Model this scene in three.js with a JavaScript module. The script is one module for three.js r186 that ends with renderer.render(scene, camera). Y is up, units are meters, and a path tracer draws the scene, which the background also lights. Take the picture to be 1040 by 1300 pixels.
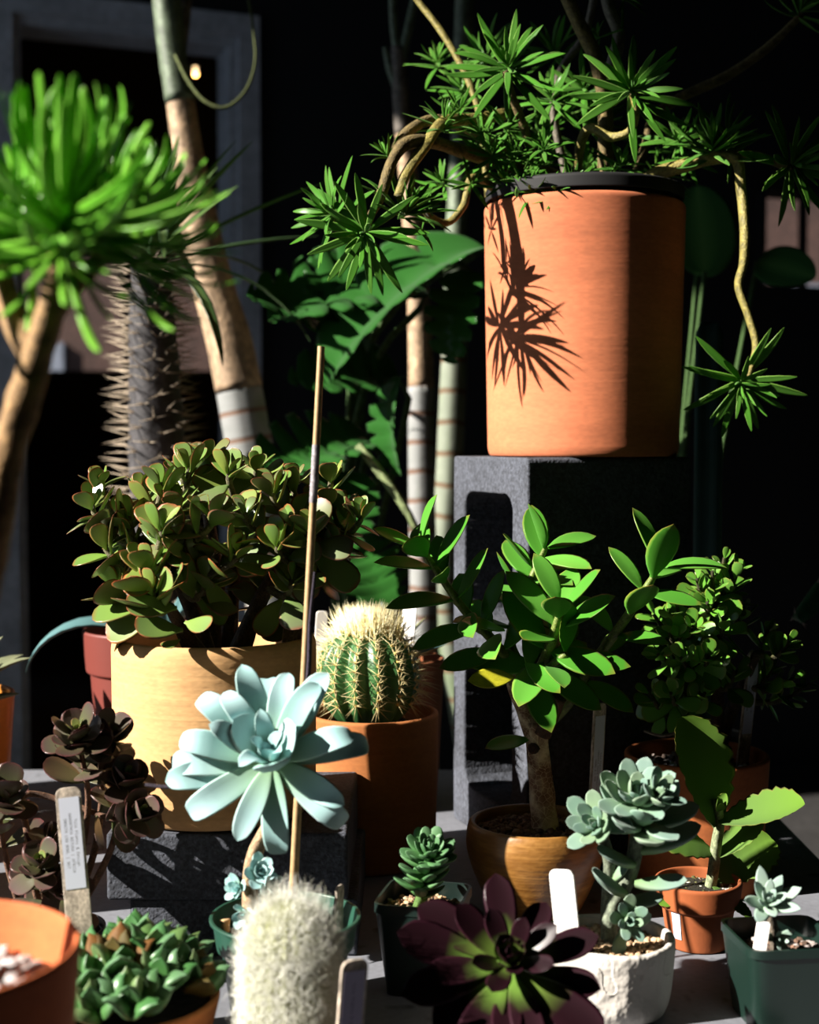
import * as THREE from 'three';
import { mergeGeometries } from 'three/addons/utils/BufferGeometryUtils.js';
import { RoundedBoxGeometry } from 'three/addons/geometries/RoundedBoxGeometry.js';

// ---------- camera, sky, sun, exposure ----------
const scene = new THREE.Scene();
const renderer = new THREE.WebGLRenderer();
renderer.toneMapping = THREE.LinearToneMapping;
renderer.toneMappingExposure = 1.22;
renderer.shadowMap.enabled = true;
const FOCAL = 1800, CAMY = 0.455, PITCH = Math.atan((560 - 650) / FOCAL);
const camera = new THREE.PerspectiveCamera(2 * Math.atan(650 / FOCAL) * 180 / Math.PI, 1040 / 1300, 0.02, 60);
camera.position.set(0, CAMY, 0);
camera.rotation.set(PITCH, 0, 0);
camera.focus = 1.32;
camera.userData.fStop = 5;
scene.background = new THREE.Color().setRGB(0.62, 0.78, 1.0);
scene.backgroundIntensity = 0.55;
const SUN = new THREE.Vector3(-0.808, 0.515, 0.286).normalize();
const sun = new THREE.DirectionalLight(new THREE.Color().setRGB(1, 0.93, 0.84), 12.5);
sun.position.copy(SUN).multiplyScalar(9).add(new THREE.Vector3(0, 0.3, -1.5));
sun.target.position.set(0, 0.3, -1.5);
sun.castShadow = true;
sun.shadow.mapSize.set(4096, 4096);
Object.assign(sun.shadow.camera, { left: -3, right: 3, top: 3, bottom: -3, near: 0.5, far: 20 });
scene.add(sun, sun.target);

// ---------- helpers ----------
let seed = 7;
const rnd = () => { seed = (seed * 1664525 + 1013904223) >>> 0; return seed / 4294967296; };
const rr = (a, b) => a + (b - a) * rnd();
const lerp = (a, b, t) => a + (b - a) * t;
const clamp = (x, a = 0, b = 1) => Math.min(b, Math.max(a, x));
const V = (x, y, z) => new THREE.Vector3(x, y, z);
const Y = V(0, 1, 0);
// a point of the place: where the sight line of a pixel of the photograph meets the depth d in front of the lens
function at(px, py, d) {
  const c = Math.cos(PITCH), s = Math.sin(PITCH), u = (650 - py) / FOCAL;
  const fz = -c + u * s, fy = s + u * c, k = d / -fz;
  return V((px - 520) / FOCAL * k, CAMY + fy * k, -d);
}
const names = {};
function numbered(n) { const k = names[n] = (names[n] ?? -1) + 1; return k ? n + '_' + String(k).padStart(3, '0') : n; }
function shade(m) { m.castShadow = m.receiveShadow = true; return m; }
function thing(name, label, category, base, group) {
  const o = new THREE.Group(); o.name = numbered(name); o.position.copy(base); o.userData = { label, category };
  if (group) o.userData.group = group;
  o.base = base.clone(); o.budget = 290; o.rest = new Map(); scene.add(o); return o;
}
// geometry given in world space; stored relative to the base of its thing
function part(g, name, geo, mat, parent = g, extra) {
  geo.translate(-g.base.x, -g.base.y, -g.base.z);
  const m = shade(new THREE.Mesh(geo, mat)); m.name = name; if (extra) Object.assign(m.userData, extra); parent.add(m); return m;
}
function struct(name, geo, mat, parent = scene) {
  const m = shade(new THREE.Mesh(geo, mat)); m.name = name; if (parent === scene) m.userData.kind = 'structure'; parent.add(m); return m;
}
function box(x0, x1, y0, y1, z0, z1) { return new THREE.BoxGeometry(x1 - x0, y1 - y0, z1 - z0).translate((x0 + x1) / 2, (y0 + y1) / 2, (z0 + z1) / 2); }
function boxUV(geo, k = 1) {
  const p = geo.attributes.position, n = geo.attributes.normal, uv = new Float32Array(p.count * 2);
  for (let i = 0; i < p.count; i++) {
    const ax = Math.abs(n.getX(i)), ay = Math.abs(n.getY(i)), az = Math.abs(n.getZ(i));
    const x = p.getX(i), y = p.getY(i), z = p.getZ(i);
    const [a, b] = ax > ay && ax > az ? [z, y] : ay > az ? [x, z] : [x, y];
    uv[2 * i] = a * k; uv[2 * i + 1] = b * k;
  }
  geo.setAttribute('uv', new THREE.BufferAttribute(uv, 2)); return geo;
}
// value noise
const H = new Float32Array(65536); for (let i = 0; i < 65536; i++) H[i] = rnd();
function vn(x, y, px = 256, py = 256) {
  const xi = Math.floor(x), yi = Math.floor(y), fx = x - xi, fy = y - yi, sx = fx * fx * (3 - 2 * fx), sy = fy * fy * (3 - 2 * fy);
  const m = (a, n) => ((a % n) + n) % n, g = (a, b) => H[(m(a, px) * 251 + m(b, py) * 8209 + 17 * m(a, px) * m(b, py)) & 65535];
  return lerp(lerp(g(xi, yi), g(xi + 1, yi), sx), lerp(g(xi, yi + 1), g(xi + 1, yi + 1), sx), sy);
}
function fbm(u, v, fu, fv, oct = 4) { let s = 0, a = 0.5, w = 0; for (let i = 0; i < oct; i++) { s += a * vn(u * fu, v * fv, fu, fv); w += a; a *= 0.55; fu *= 2; fv *= 2; } return s / w; }
function n3(x, y, z) { return (vn(x + 31.7 + z * 0.7, y + 11.3) + vn(y + 57.1 + x * 0.6, z + 3.9) + vn(z + 91.3 + y * 0.5, x + 71.7)) / 3; }
function tex(w, h, fn, srgb = true, ru = 1, rv = 1) {
  const d = new Uint8Array(w * h * 4);
  for (let j = 0; j < h; j++) for (let i = 0; i < w; i++) {
    const c = fn(i / w, j / h), o = 4 * (j * w + i), a = Array.isArray(c) ? c : [c, c, c];
    for (let k = 0; k < 3; k++) d[o + k] = clamp(a[k]) * 255; d[o + 3] = 255;
  }
  const t = new THREE.DataTexture(d, w, h); t.wrapS = t.wrapT = THREE.RepeatWrapping; t.magFilter = THREE.LinearFilter; t.minFilter = THREE.LinearMipmapLinearFilter; t.generateMipmaps = true;
  if (srgb) t.colorSpace = THREE.SRGBColorSpace; t.repeat.set(ru, rv); t.needsUpdate = true; return t;
}
const mix3 = (a, b, t) => [lerp(a[0], b[0], t), lerp(a[1], b[1], t), lerp(a[2], b[2], t)];
const hex = (h) => [(h >> 16 & 255) / 255, (h >> 8 & 255) / 255, (h & 255) / 255];
const std = (o) => new THREE.MeshStandardMaterial(o), phy = (o) => new THREE.MeshPhysicalMaterial(o);

// a swept tube with its own radius along the way: pts, radii (same length)
function tube(pts, radii, seg = 24, rad = 10, rough = 0, freq = 60) {
  const curve = new THREE.CatmullRomCurve3(pts, false, 'centripetal'), P = [], N = [], U = [], I = [], uvs = [];
  let t0 = curve.getTangent(0), nrm = V(0, 0, 1); if (Math.abs(t0.z) > 0.9) nrm = V(1, 0, 0);
  nrm.addScaledVector(t0, -nrm.dot(t0)).normalize();
  const rAt = (t) => { const f = t * (radii.length - 1), i = Math.min(Math.floor(f), radii.length - 2); return lerp(radii[i], radii[i + 1], f - i); };
  const len = curve.getLength();
  for (let i = 0; i <= seg; i++) {
    const ua = i / seg, t = curve.getUtoTmapping(ua), p = curve.getPoint(t), tg = curve.getTangent(t);
    nrm.addScaledVector(tg, -nrm.dot(tg)).normalize(); const bn = tg.clone().cross(nrm);
    let r = rAt(t);
    for (let j = 0; j <= rad; j++) {
      const a = j % rad / rad * 2 * Math.PI, d = nrm.clone().multiplyScalar(Math.cos(a)).addScaledVector(bn, Math.sin(a));
      const q = p.clone().addScaledVector(d, r); if (rough) q.addScaledVector(d, r * rough * (n3(q.x * freq, q.y * freq, q.z * freq) - 0.5) * 2);
      P.push(q.x, q.y, q.z); uvs.push(j / rad, ua * len / (2 * Math.PI * r + 1e-6));
      if (i < seg && j < rad) { const k = i * (rad + 1) + j; I.push(k, k + 1, k + rad + 1, k + 1, k + rad + 2, k + rad + 1); }
    }
  }
  for (const e of [0, 1]) {
    const p = curve.getPoint(e), c = P.length / 3, o = e ? seg * (rad + 1) : 0; P.push(p.x, p.y, p.z); uvs.push(0.5, 0);
    for (let j = 0; j < rad; j++) e ? I.push(c, o + j, o + j + 1) : I.push(c, o + j + 1, o + j);
  }
  const g = new THREE.BufferGeometry(); g.setAttribute('position', new THREE.Float32BufferAttribute(P, 3)); g.setAttribute('uv', new THREE.Float32BufferAttribute(uvs, 2)); g.setIndex(I); g.computeVertexNormals();
  const nn = g.attributes.normal; for (let i = 0; i <= seg; i++) { const a = i * (rad + 1), b = a + rad; nn.setXYZ(b, nn.getX(a), nn.getY(a), nn.getZ(a)); }
  g.userData.curve = curve; return g;
}
// a leaf along +z, upper side +y, length 1
function leafGeo(o) {
  const { W = 0.4, T = 0.1, a = 0.8, b = 0.5, w0 = 0.12, theta = () => 0, cup = 0, nu = 9, nv = 8, color, lobes, fold = 0, mucro = 0, flat = 0 } = o;
  const mx = Math.pow(a / (a + b), a) * Math.pow(b / (a + b), b), P = [], C = [], I = [], UVs = [];
  let y = 0, z = 0, pt = 0;
  for (let i = 0; i <= nu; i++) {
    const t = 0.5 - 0.5 * Math.cos(Math.PI * i / nu), th = theta((t + pt) / 2); z += Math.cos(th) * (t - pt); y += Math.sin(th) * (t - pt); pt = t;
    let w = Math.pow(t, a) * Math.pow(1 - t, b) / mx; w = Math.max(w, w0 * Math.pow(1 - t, 0.5)) * W / 2; if (i === nu) w = 0;
    if (lobes) w *= lobes(t);
    const h = T / 2 * Math.max(Math.pow(clamp(1 - t), flat ? 0.25 : 0.5) * Math.pow(Math.min(1, t * 3 + 0.35), 0.5), 0.03), th2 = theta(t), cy = Math.cos(th2), sy = Math.sin(th2);
    const ext = i === nu ? mucro : 0;
    for (let j = 0; j < nv; j++) {
      const an = j / nv * 2 * Math.PI, cx = Math.cos(an), sx = Math.sin(an), e = cx * cx;
      const x = w * cx, yy = h * sx * (sx < 0 ? 1 : 0.7) + cup * e * w + fold * Math.abs(cx) * w;
      P.push(x, y + yy * cy + ext * sy, z - yy * sy + ext * cy); UVs.push(0.5 + cx / 2, t);
      const c = color(t, Math.abs(cx), sx > -0.05); C.push(...c);
      if (i < nu) { const k = i * nv + j, k2 = i * nv + (j + 1) % nv; I.push(k, k2, k + nv, k2, k2 + nv, k + nv); }
    }
  }
  const g = new THREE.BufferGeometry(); g.setAttribute('position', new THREE.Float32BufferAttribute(P, 3)); g.setAttribute('color', new THREE.Float32BufferAttribute(C, 3)); g.setAttribute('uv', new THREE.Float32BufferAttribute(UVs, 2)); g.setIndex(I); g.computeVertexNormals(); return g;
}
const _m = new THREE.Matrix4();
function orient(dir, up) {
  const z = dir.clone().normalize(), y = up.clone().addScaledVector(z, -up.dot(z)); if (y.lengthSq() < 1e-8) y.set(0.3, 1, 0.2).addScaledVector(z, -z.dot(y)); y.normalize();
  const x = y.clone().cross(z); return new THREE.Quaternion().setFromRotationMatrix(_m.makeBasis(x, y, z));
}
const pick = (l) => l[Math.floor(rnd() * l.length)];
function leaf(g, parent, name, geo, mat, pos, dir, up, s) {
  const q = orient(dir, up), sc = Array.isArray(s) ? V(...s) : V(s, s, s), p = pos.clone().sub(g.base);
  if (g.budget-- > 0) { const m = shade(new THREE.Mesh(geo, mat)); m.name = name; m.position.copy(p); m.quaternion.copy(q); m.scale.copy(sc); parent.add(m); return m; }
  if (!g.rest.has(mat)) g.rest.set(mat, []);
  g.rest.get(mat).push(geo.clone().applyMatrix4(new THREE.Matrix4().compose(p, q, sc)));
}
function flush(g, name) { for (const [mat, l] of g.rest) { const m = shade(new THREE.Mesh(mergeGeometries(l), mat)); m.name = name; m.userData.kind = 'stuff'; g.add(m); } g.rest.clear(); }
// spiral rosette round an axis; i = 0 innermost
function rosette(g, parent, name, c, axis, o) {
  const { n = 20, s0 = 0.3, s1 = 1, a0 = 0.15, a1 = 1.4, size, geos, mats, p = 0.8, off = 0, jit = 0.12, lift = 0.12 } = o;
  const ax = axis.clone().normalize(), e1 = V(0.31, 0.2, 0.93).cross(ax).normalize(), e2 = ax.clone().cross(e1), ph = rnd() * 6.28;
  for (let i = 0; i < n; i++) {
    const f = n > 1 ? Math.pow(i / (n - 1), p) : 1, th = ph + i * 2.39996 + rr(-jit, jit), an = lerp(a0, a1, f) + rr(-jit, jit), s = size * lerp(s0, s1, Math.min(1, f * 1.15)) * rr(0.92, 1.06);
    const rad = e1.clone().multiplyScalar(Math.cos(th)).addScaledVector(e2, Math.sin(th));
    const dir = ax.clone().multiplyScalar(Math.cos(an)).addScaledVector(rad, Math.sin(an)), up = ax.clone().multiplyScalar(Math.sin(an)).addScaledVector(rad, -Math.cos(an));
    leaf(g, parent, name, pick(geos), pick(mats), c.clone().addScaledVector(ax, -lift * size * f).addScaledVector(rad, off * size), dir, up, s);
  }
}
// opposite pairs, each turned a quarter against the next, along a curve
function pairs(g, parent, name, curve, o) {
  const { n = 5, from = 0.4, to = 1, s0 = 1, s1 = 0.5, a0 = 1.2, a1 = 0.4, size, geos, mats, jit = 0.2, r = 0.003, droop = 0, per = 2, face = 0 } = o;
  const ph = rnd() * 6.28;
  for (let i = 0; i < n; i++) {
    const f = n > 1 ? i / (n - 1) : 1, t = lerp(from, to, f), c = curve.getPoint(t), ax = curve.getTangent(t);
    const e1 = V(0.31, 0.2, 0.93).cross(ax).normalize(), e2 = ax.clone().cross(e1);
    for (let k = 0; k < per; k++) {
      const th = ph + i * Math.PI / 2 + k * 2 * Math.PI / per + rr(-jit, jit), an = lerp(a0, a1, f) + rr(-jit, jit), rad = e1.clone().multiplyScalar(Math.cos(th)).addScaledVector(e2, Math.sin(th));
      const dir = ax.clone().multiplyScalar(Math.cos(an)).addScaledVector(rad, Math.sin(an)); dir.y -= droop;
      const up = ax.clone().multiplyScalar(Math.sin(an) + 0.01).addScaledVector(rad, -Math.cos(an)); if (face) up.lerp(V(-0.45, 0.55, 0.7), face);
      leaf(g, parent, name, pick(geos), pick(mats), c.clone().addScaledVector(rad, r * 0.6), dir, up, size * lerp(s0, s1, f) * rr(0.88, 1.12));
    }
  }
}
// rounded corners on a lathe outline [[r, y, round], ...]
function outline(list) {
  const out = [];
  list.forEach((p, i) => {
    const a = list[i - 1], b = list[i + 1], q = new THREE.Vector2(p[0], p[1]), r = p[2] ?? 0.002;
    if (!a || !b || r === 0) { out.push(q); return; }
    const A = new THREE.Vector2(a[0], a[1]), B = new THREE.Vector2(b[0], b[1]), la = A.distanceTo(q), lb = B.distanceTo(q), ka = Math.min(r, la * 0.45) / la, kb = Math.min(r, lb * 0.45) / lb;
    const s = q.clone().lerp(A, ka), e = q.clone().lerp(B, kb);
    for (let k = 0; k <= 4; k++) { const t = k / 4; out.push(s.clone().multiplyScalar((1 - t) * (1 - t)).addScaledVector(q, 2 * t * (1 - t)).addScaledVector(e, t * t)); }
  });
  return out;
}
function lathe(list, base, seg = 72) {   // v runs in metres along the outline (one tile in 0.3 m), u once round
  const pts = outline(list), g = new THREE.LatheGeometry(pts, seg), uv = g.attributes.uv, cum = [0]; for (let i = 1; i < pts.length; i++) cum.push(cum[i - 1] + pts[i].distanceTo(pts[i - 1]));
  for (let i = 0; i < uv.count; i++) uv.setY(i, cum[i % pts.length] / 0.3); return g.translate(base.x, base.y, base.z);
}
function soilDisc(c, r, rough = 0.003, dome = 0.004) {
  const P = [], I = [], R = 10, S = 36;
  for (let i = 0; i <= R; i++) for (let j = 0; j < S; j++) { const q = r * i / R, a = j / S * 6.2832, x = q * Math.cos(a), z = q * Math.sin(a); P.push(c.x + x, c.y + dome * (1 - (i / R) ** 2) + rough * (n3(x * 200 + c.x * 90, 3, z * 200) - 0.5) * 2, c.z + z); if (i < R) { const k = i * S + j, k2 = i * S + (j + 1) % S; I.push(k, k2, k + S, k2, k2 + S, k + S); } }
  const g = new THREE.BufferGeometry(); g.setAttribute('position', new THREE.Float32BufferAttribute(P, 3)); g.setIndex(I); g.computeVertexNormals(); boxUV(g, 20); return g;
}
// loose grit: small crushed stones lying in a ring r0..r1 round c
function grit(c, r0, r1, n, size, cols, dome = 0.004) {
  const list = [];
  for (let i = 0; i < n; i++) {
    const a = rnd() * 6.2832, q = Math.sqrt(lerp(r0 * r0, r1 * r1, rnd())), s = size * rr(0.55, 1.25), k = new THREE.IcosahedronGeometry(s, 0), p = k.attributes.position, cl = pick(cols), v = rr(0.7, 1.25), C = [];
    const jx = {}; for (let j = 0; j < p.count; j++) { const key = p.getX(j).toFixed(5) + p.getY(j).toFixed(5) + p.getZ(j).toFixed(5); jx[key] ??= [rr(0.7, 1.3), rr(0.5, 0.95), rr(0.7, 1.3)]; const m = jx[key]; p.setXYZ(j, p.getX(j) * m[0], p.getY(j) * m[1], p.getZ(j) * m[2]); C.push(cl[0] * v, cl[1] * v, cl[2] * v); }
    k.setAttribute('color', new THREE.Float32BufferAttribute(C, 3)); k.computeVertexNormals();
    k.rotateX(rr(-0.6, 0.6)); k.rotateY(rnd() * 6.28); k.translate(c.x + q * Math.cos(a), c.y + dome * (1 - (q / r1) ** 2) + rr(-0.2, 0.6) * size, c.z + q * Math.sin(a)); list.push(k);
  }
  return mergeGeometries(list);
}
// thin spikes: [from, to, radius] merged to one geometry
function spikes(list, col) {
  const P = [], I = [], C = [];
  for (const [a, b, r, c = col] of list) {
    const d = b.clone().sub(a).normalize(), e1 = (Math.abs(d.y) > 0.9 ? V(1, 0, 0) : V(0, 1, 0)).cross(d).normalize(), e2 = d.clone().cross(e1), k = P.length / 3;
    for (let j = 0; j < 4; j++) { const an = j * Math.PI / 2, q = a.clone().addScaledVector(e1, r * Math.cos(an)).addScaledVector(e2, r * Math.sin(an)); P.push(q.x, q.y, q.z); C.push(...c); }
    P.push(b.x, b.y, b.z); C.push(...c);
    for (let j = 0; j < 4; j++) I.push(k + j, k + (j + 1) % 4, k + 4);
  }
  const g = new THREE.BufferGeometry(); g.setAttribute('position', new THREE.Float32BufferAttribute(P, 3)); g.setAttribute('color', new THREE.Float32BufferAttribute(C, 3)); g.setIndex(I); g.computeVertexNormals(); return g;
}

// ---------- materials ----------
const tSpeck = tex(256, 256, (u, v) => { const a = fbm(u, v, 8, 8, 4), b = fbm(u + 0.3, v, 64, 64, 2); return 0.78 + 0.2 * (a - 0.5) + 0.16 * (b - 0.5); });
const tClayBump = tex(512, 512, (u, v) => { const lines = fbm(u, v, 2, 96, 3), fine = fbm(u, v, 128, 128, 2), coarse = fbm(u, v, 6, 10, 3); return 0.45 * lines + 0.3 * fine + 0.25 * coarse; }, false);
const tClay = tex(512, 512, (u, v) => { const lines = fbm(u, v, 3, 48, 3), blot = fbm(u + 0.2, v, 5, 5, 5), fine = fbm(u, v, 128, 128, 2); const k = 0.88 + 0.08 * (lines - 0.5) + 0.2 * (blot - 0.5) + 0.1 * (fine - 0.5); return [k, k * (0.985 + 0.05 * (blot - 0.5)), k * (0.97 + 0.1 * (blot - 0.5))]; });
function clay(h, o = {}) { return std({ color: h, map: tClay, bumpMap: tClayBump, bumpScale: 0.00016, roughness: 0.85, ...o }); }
const cyl = (t) => { const c = t.clone(); c.repeat.set(1, 1); return c; };
const tConc = tex(512, 512, (u, v) => { const a = fbm(u, v, 6, 6, 5), b = fbm(u, v, 90, 90, 2), c = vn(u * 200, v * 200, 200, 200); const k = 0.62 + 0.3 * (a - 0.5) + 0.35 * (b - 0.5) + (c > 0.93 ? 0.2 : 0) - (c < 0.06 ? 0.25 : 0); return [k, k * 1.01, k * 1.04]; });
const tConcB = tex(512, 512, (u, v) => { const b = fbm(u, v, 110, 110, 2), d = fbm(u + 0.4, v + 0.1, 60, 60, 2), a = fbm(u, v, 8, 8, 3); return clamp(0.55 + 0.9 * (b - 0.5) - (d > 0.62 ? (d - 0.62) * 4 : 0) + 0.2 * (a - 0.5)); }, false);
const concrete = std({ color: 0x6a6e77, map: tConc, bumpMap: tConcB, bumpScale: 0.0006, roughness: 0.95 });
const tTable = tex(512, 512, (u, v) => { const a = fbm(u, v, 5, 5, 5), b = fbm(u, v, 120, 120, 2), s = fbm(u + 0.7, v, 30, 30, 2); const k = 0.8 + 0.2 * (a - 0.5) + 0.08 * (b - 0.5) - (s > 0.72 ? (s - 0.72) * 1.6 : 0); return [k, k, k * 1.01]; });
const tableMat = std({ color: 0x8e9198, map: tTable, roughness: 0.7, bumpMap: tSpeck, bumpScale: 0.0004 });
const soilMat = std({ color: 0x2a1c13, map: tConc, bumpMap: tConcB, bumpScale: 0.004, roughness: 1 });
const vcol = (o) => phy({ color: 0xffffff, vertexColors: true, ...o });
const stone = vcol({ roughness: 0.9 });
const waxy = (tint, rough = 0.35, o = {}) => vcol({ color: tint, roughness: rough, specularIntensity: 0.6, ...o });
// thin leaves let some light through
const sheer = (tint, through = 0.28, o = {}) => vcol({ color: tint, roughness: 0.92, transmission: through, thickness: 0, specularIntensity: 0.2, clearcoat: 0.22, clearcoatRoughness: 0.28, ...o });
const barkTex = tex(256, 256, (u, v) => { const a = fbm(u, v, 12, 6, 4), b = fbm(u, v, 40, 30, 2), k = 0.75 + 0.5 * (a - 0.5) + 0.3 * (b - 0.5); return [k, k * 0.97, k * 0.93]; });
const bark = (h, o = {}) => std({ color: h, map: barkTex, bumpMap: barkTex, bumpScale: 0.0012, roughness: 0.8, ...o });
const plastic = (h, o = {}) => phy({ color: h, roughness: 0.38, clearcoat: 0.2, clearcoatRoughness: 0.4, bumpMap: tSpeck, bumpScale: 0.0002, ...o });

// ---------- the room ----------
const FLOOR = -0.75, CEIL = 3.25;
const darkPaint = std({ color: 0x17181a, roughness: 0.9, bumpMap: tSpeck, bumpScale: 0.001 });
const whitePaint = std({ color: 0xdfe2e8, map: tSpeck, roughness: 0.6 });
const floorMat = std({ color: 0x3a3734, map: tConc, roughness: 0.8 });
const brickMat = std({ color: 0x6a4c40, map: tConc, roughness: 0.95 });
const paleMat = std({ color: 0x8b93a3, map: tSpeck, roughness: 0.8 });
struct('floor', boxUV(box(-2.05, 3.6, FLOOR - 0.2, FLOOR, -8.2, 2.3), 0.8), floorMat);
struct('ceiling', boxUV(box(-2.05, 3.6, CEIL, CEIL + 0.2, -8.2, 2.3)), darkPaint);
struct('wall_right', boxUV(box(3.3, 3.6, FLOOR, CEIL, -8.2, 2.3)), darkPaint);
struct('wall_front', boxUV(box(-2.05, 3.6, FLOOR, CEIL, 2.0, 2.3)), darkPaint);
// shopfront on the left: sill, lintel, two piers, slim mullions; the sun comes in here
const wl = struct('wall_left', boxUV(box(-2.0, -1.8, FLOOR, -0.15, -5, 2.0)), darkPaint);
struct('lintel', boxUV(box(-2.0, -1.8, 2.27, CEIL, -5, 2.0)), darkPaint, wl);
struct('pier', boxUV(box(-2.0, -1.8, -0.15, 2.27, -2.5, -2.1)), darkPaint, wl);
struct('pier', boxUV(box(-2.0, -1.8, -0.15, 2.27, -5, -3.7)), darkPaint, wl);
struct('spandrel', boxUV(box(-2.0, -1.8, 2.2, 2.27, -3.7, -2.5)), darkPaint, wl);
struct('pier', boxUV(box(-2.0, -1.8, -0.15, 2.27, 0.1, 2.0)), darkPaint, wl);
// back wall runs away to the right; u is measured along it from the outer right edge of the white door frame
const B0 = V(-0.472, 0, -4.47), BU = V(0.932, 0, -0.362).normalize(), BROT = Math.atan2(0.362, 0.932);
function onBack(u0, u1, y0, y1, w0, w1) { return boxUV(box(u0, u1, y0, y1, -w1, -w0)).rotateY(BROT).translate(B0.x, 0, B0.z); }
const wb = struct('wall_back', onBack(-1.7, -0.74, FLOOR, CEIL, 0, 0.16), darkPaint);
for (const a of [[-0.74, -0.065, 1.7, CEIL], [-0.065, 1.85, FLOOR, CEIL], [1.85, 2.25, FLOOR, 1.02], [1.85, 2.25, 1.36, CEIL], [2.25, 4.3, FLOOR, CEIL]]) struct('wall_panel', onBack(...a, 0, 0.16), darkPaint, wb);
const door = struct('door_1', onBack(-0.065, 0, FLOOR, 1.765, -0.025, 0.0), whitePaint);
struct('casing', onBack(-0.805, -0.74, FLOOR, 1.765, -0.025, 0.0), whitePaint, door);
struct('casing', onBack(-0.74, -0.065, 1.70, 1.765, -0.025, 0.0), whitePaint, door);
struct('jamb', onBack(-0.09, -0.065, FLOOR, 1.70, 0.0, 0.16), whitePaint, door);
struct('jamb', onBack(-0.74, -0.715, FLOOR, 1.70, 0.0, 0.16), whitePaint, door);
struct('jamb', onBack(-0.715, -0.09, 1.675, 1.70, 0.0, 0.16), whitePaint, door);
const w2 = struct('window_1', onBack(1.85, 1.88, 1.02, 1.36, -0.01, 0.1), darkPaint);
struct('window_frame', onBack(2.22, 2.25, 1.02, 1.36, -0.01, 0.1), darkPaint, w2);
struct('glazing_bar', onBack(2.06, 2.08, 1.02, 1.36, 0.02, 0.05), darkPaint, w2);
// room behind the door with a low window in its far wall
const br = struct('wall_far', box(-5, -2.3, FLOOR, CEIL, -8.2, -8.0), darkPaint);
for (const a of [[-2.3, -0.9, FLOOR, 0.85], [-2.3, -0.9, 1.5, CEIL], [-0.9, 0.9, FLOOR, CEIL]]) struct('wall_panel', box(...a, -8.2, -8.0), darkPaint, br);
struct('wall_panel', box(0.8, 1.0, FLOOR, CEIL, -8.2, -5.2), darkPaint, br);
struct('wall_panel', box(-5.2, -5.0, FLOOR, CEIL, -8.2, -3.6), darkPaint, br);
struct('wall_panel', box(-5.2, -1.95, FLOOR, CEIL, -3.75, -3.6), darkPaint, br);
struct('back_room_ceiling', box(-5.2, -2.05, CEIL, CEIL + 0.2, -8.2, -3.6), darkPaint, br);
struct('back_room_floor', box(-5.2, -2.05, FLOOR - 0.2, FLOOR, -8.2, -3.6), floorMat, br);
struct('window_frame', box(-1.62, -1.57, 0.85, 1.5, -8.1, -8.05), darkPaint, br);
// across the yard
const yard = struct('yard_ground', boxUV(box(-14, 14, FLOOR - 0.3, FLOOR - 0.2, -16, -8.2), 0.5), floorMat);
const ac = thing('brick_building', 'weathered pinkish brick building seen through the far windows', 'building', V(0, FLOOR - 0.2, -13));
part(ac, 'wall', boxUV(box(-14, 14, FLOOR - 0.2, 7, -13.6, -13), 0.5), brickMat);
for (const [x, y, w, h, m] of [[-3.4, 0.9, 0.5, 0.9, paleMat], [-2.45, 1.2, 0.28, 1.2, paleMat], [-2.0, 0.55, 0.5, 0.35, paleMat], [-1.2, 1.35, 0.3, 0.7, paleMat], [3.2, 1.1, 0.42, 0.5, paleMat], [3.75, 0.7, 0.9, 0.7, darkPaint], [3.5, 1.75, 0.7, 0.25, paleMat]]) part(ac, 'shutter', box(x - w / 2, x + w / 2, y - h / 2, y + h / 2, -13, -12.94), m);
// small bulb hanging in the back room
const lp = thing('pendant_bulb', 'tiny warm light bulb glowing in the dark room behind the door', 'lamp', at(248, 91, 6.2).setY(CEIL));
{
  const c = at(248, 91, 6.2);
  part(lp, 'cord', tube([V(c.x, CEIL, c.z), c.clone().add(V(0, 0.06, 0))], [0.003, 0.003], 2, 6), darkPaint);
  part(lp, 'socket', new THREE.CylinderGeometry(0.012, 0.014, 0.05, 12).translate(c.x, c.y + 0.045, c.z), darkPaint);
  part(lp, 'bulb', lathe([[0.0001, -0.02, 0], [0.009, -0.016, 0.004], [0.011, 0, 0.006], [0.006, 0.02, 0.003], [0.0001, 0.022, 0]], c, 20), std({ color: 0xffd9a0, emissive: 0xffd8a0, emissiveIntensity: 3 }));
  const l = new THREE.PointLight(0xffb866, 0.25, 0, 2); l.position.copy(c).sub(lp.base).add(V(0, -0.03, 0)); l.castShadow = true; lp.add(l);
}

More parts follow.
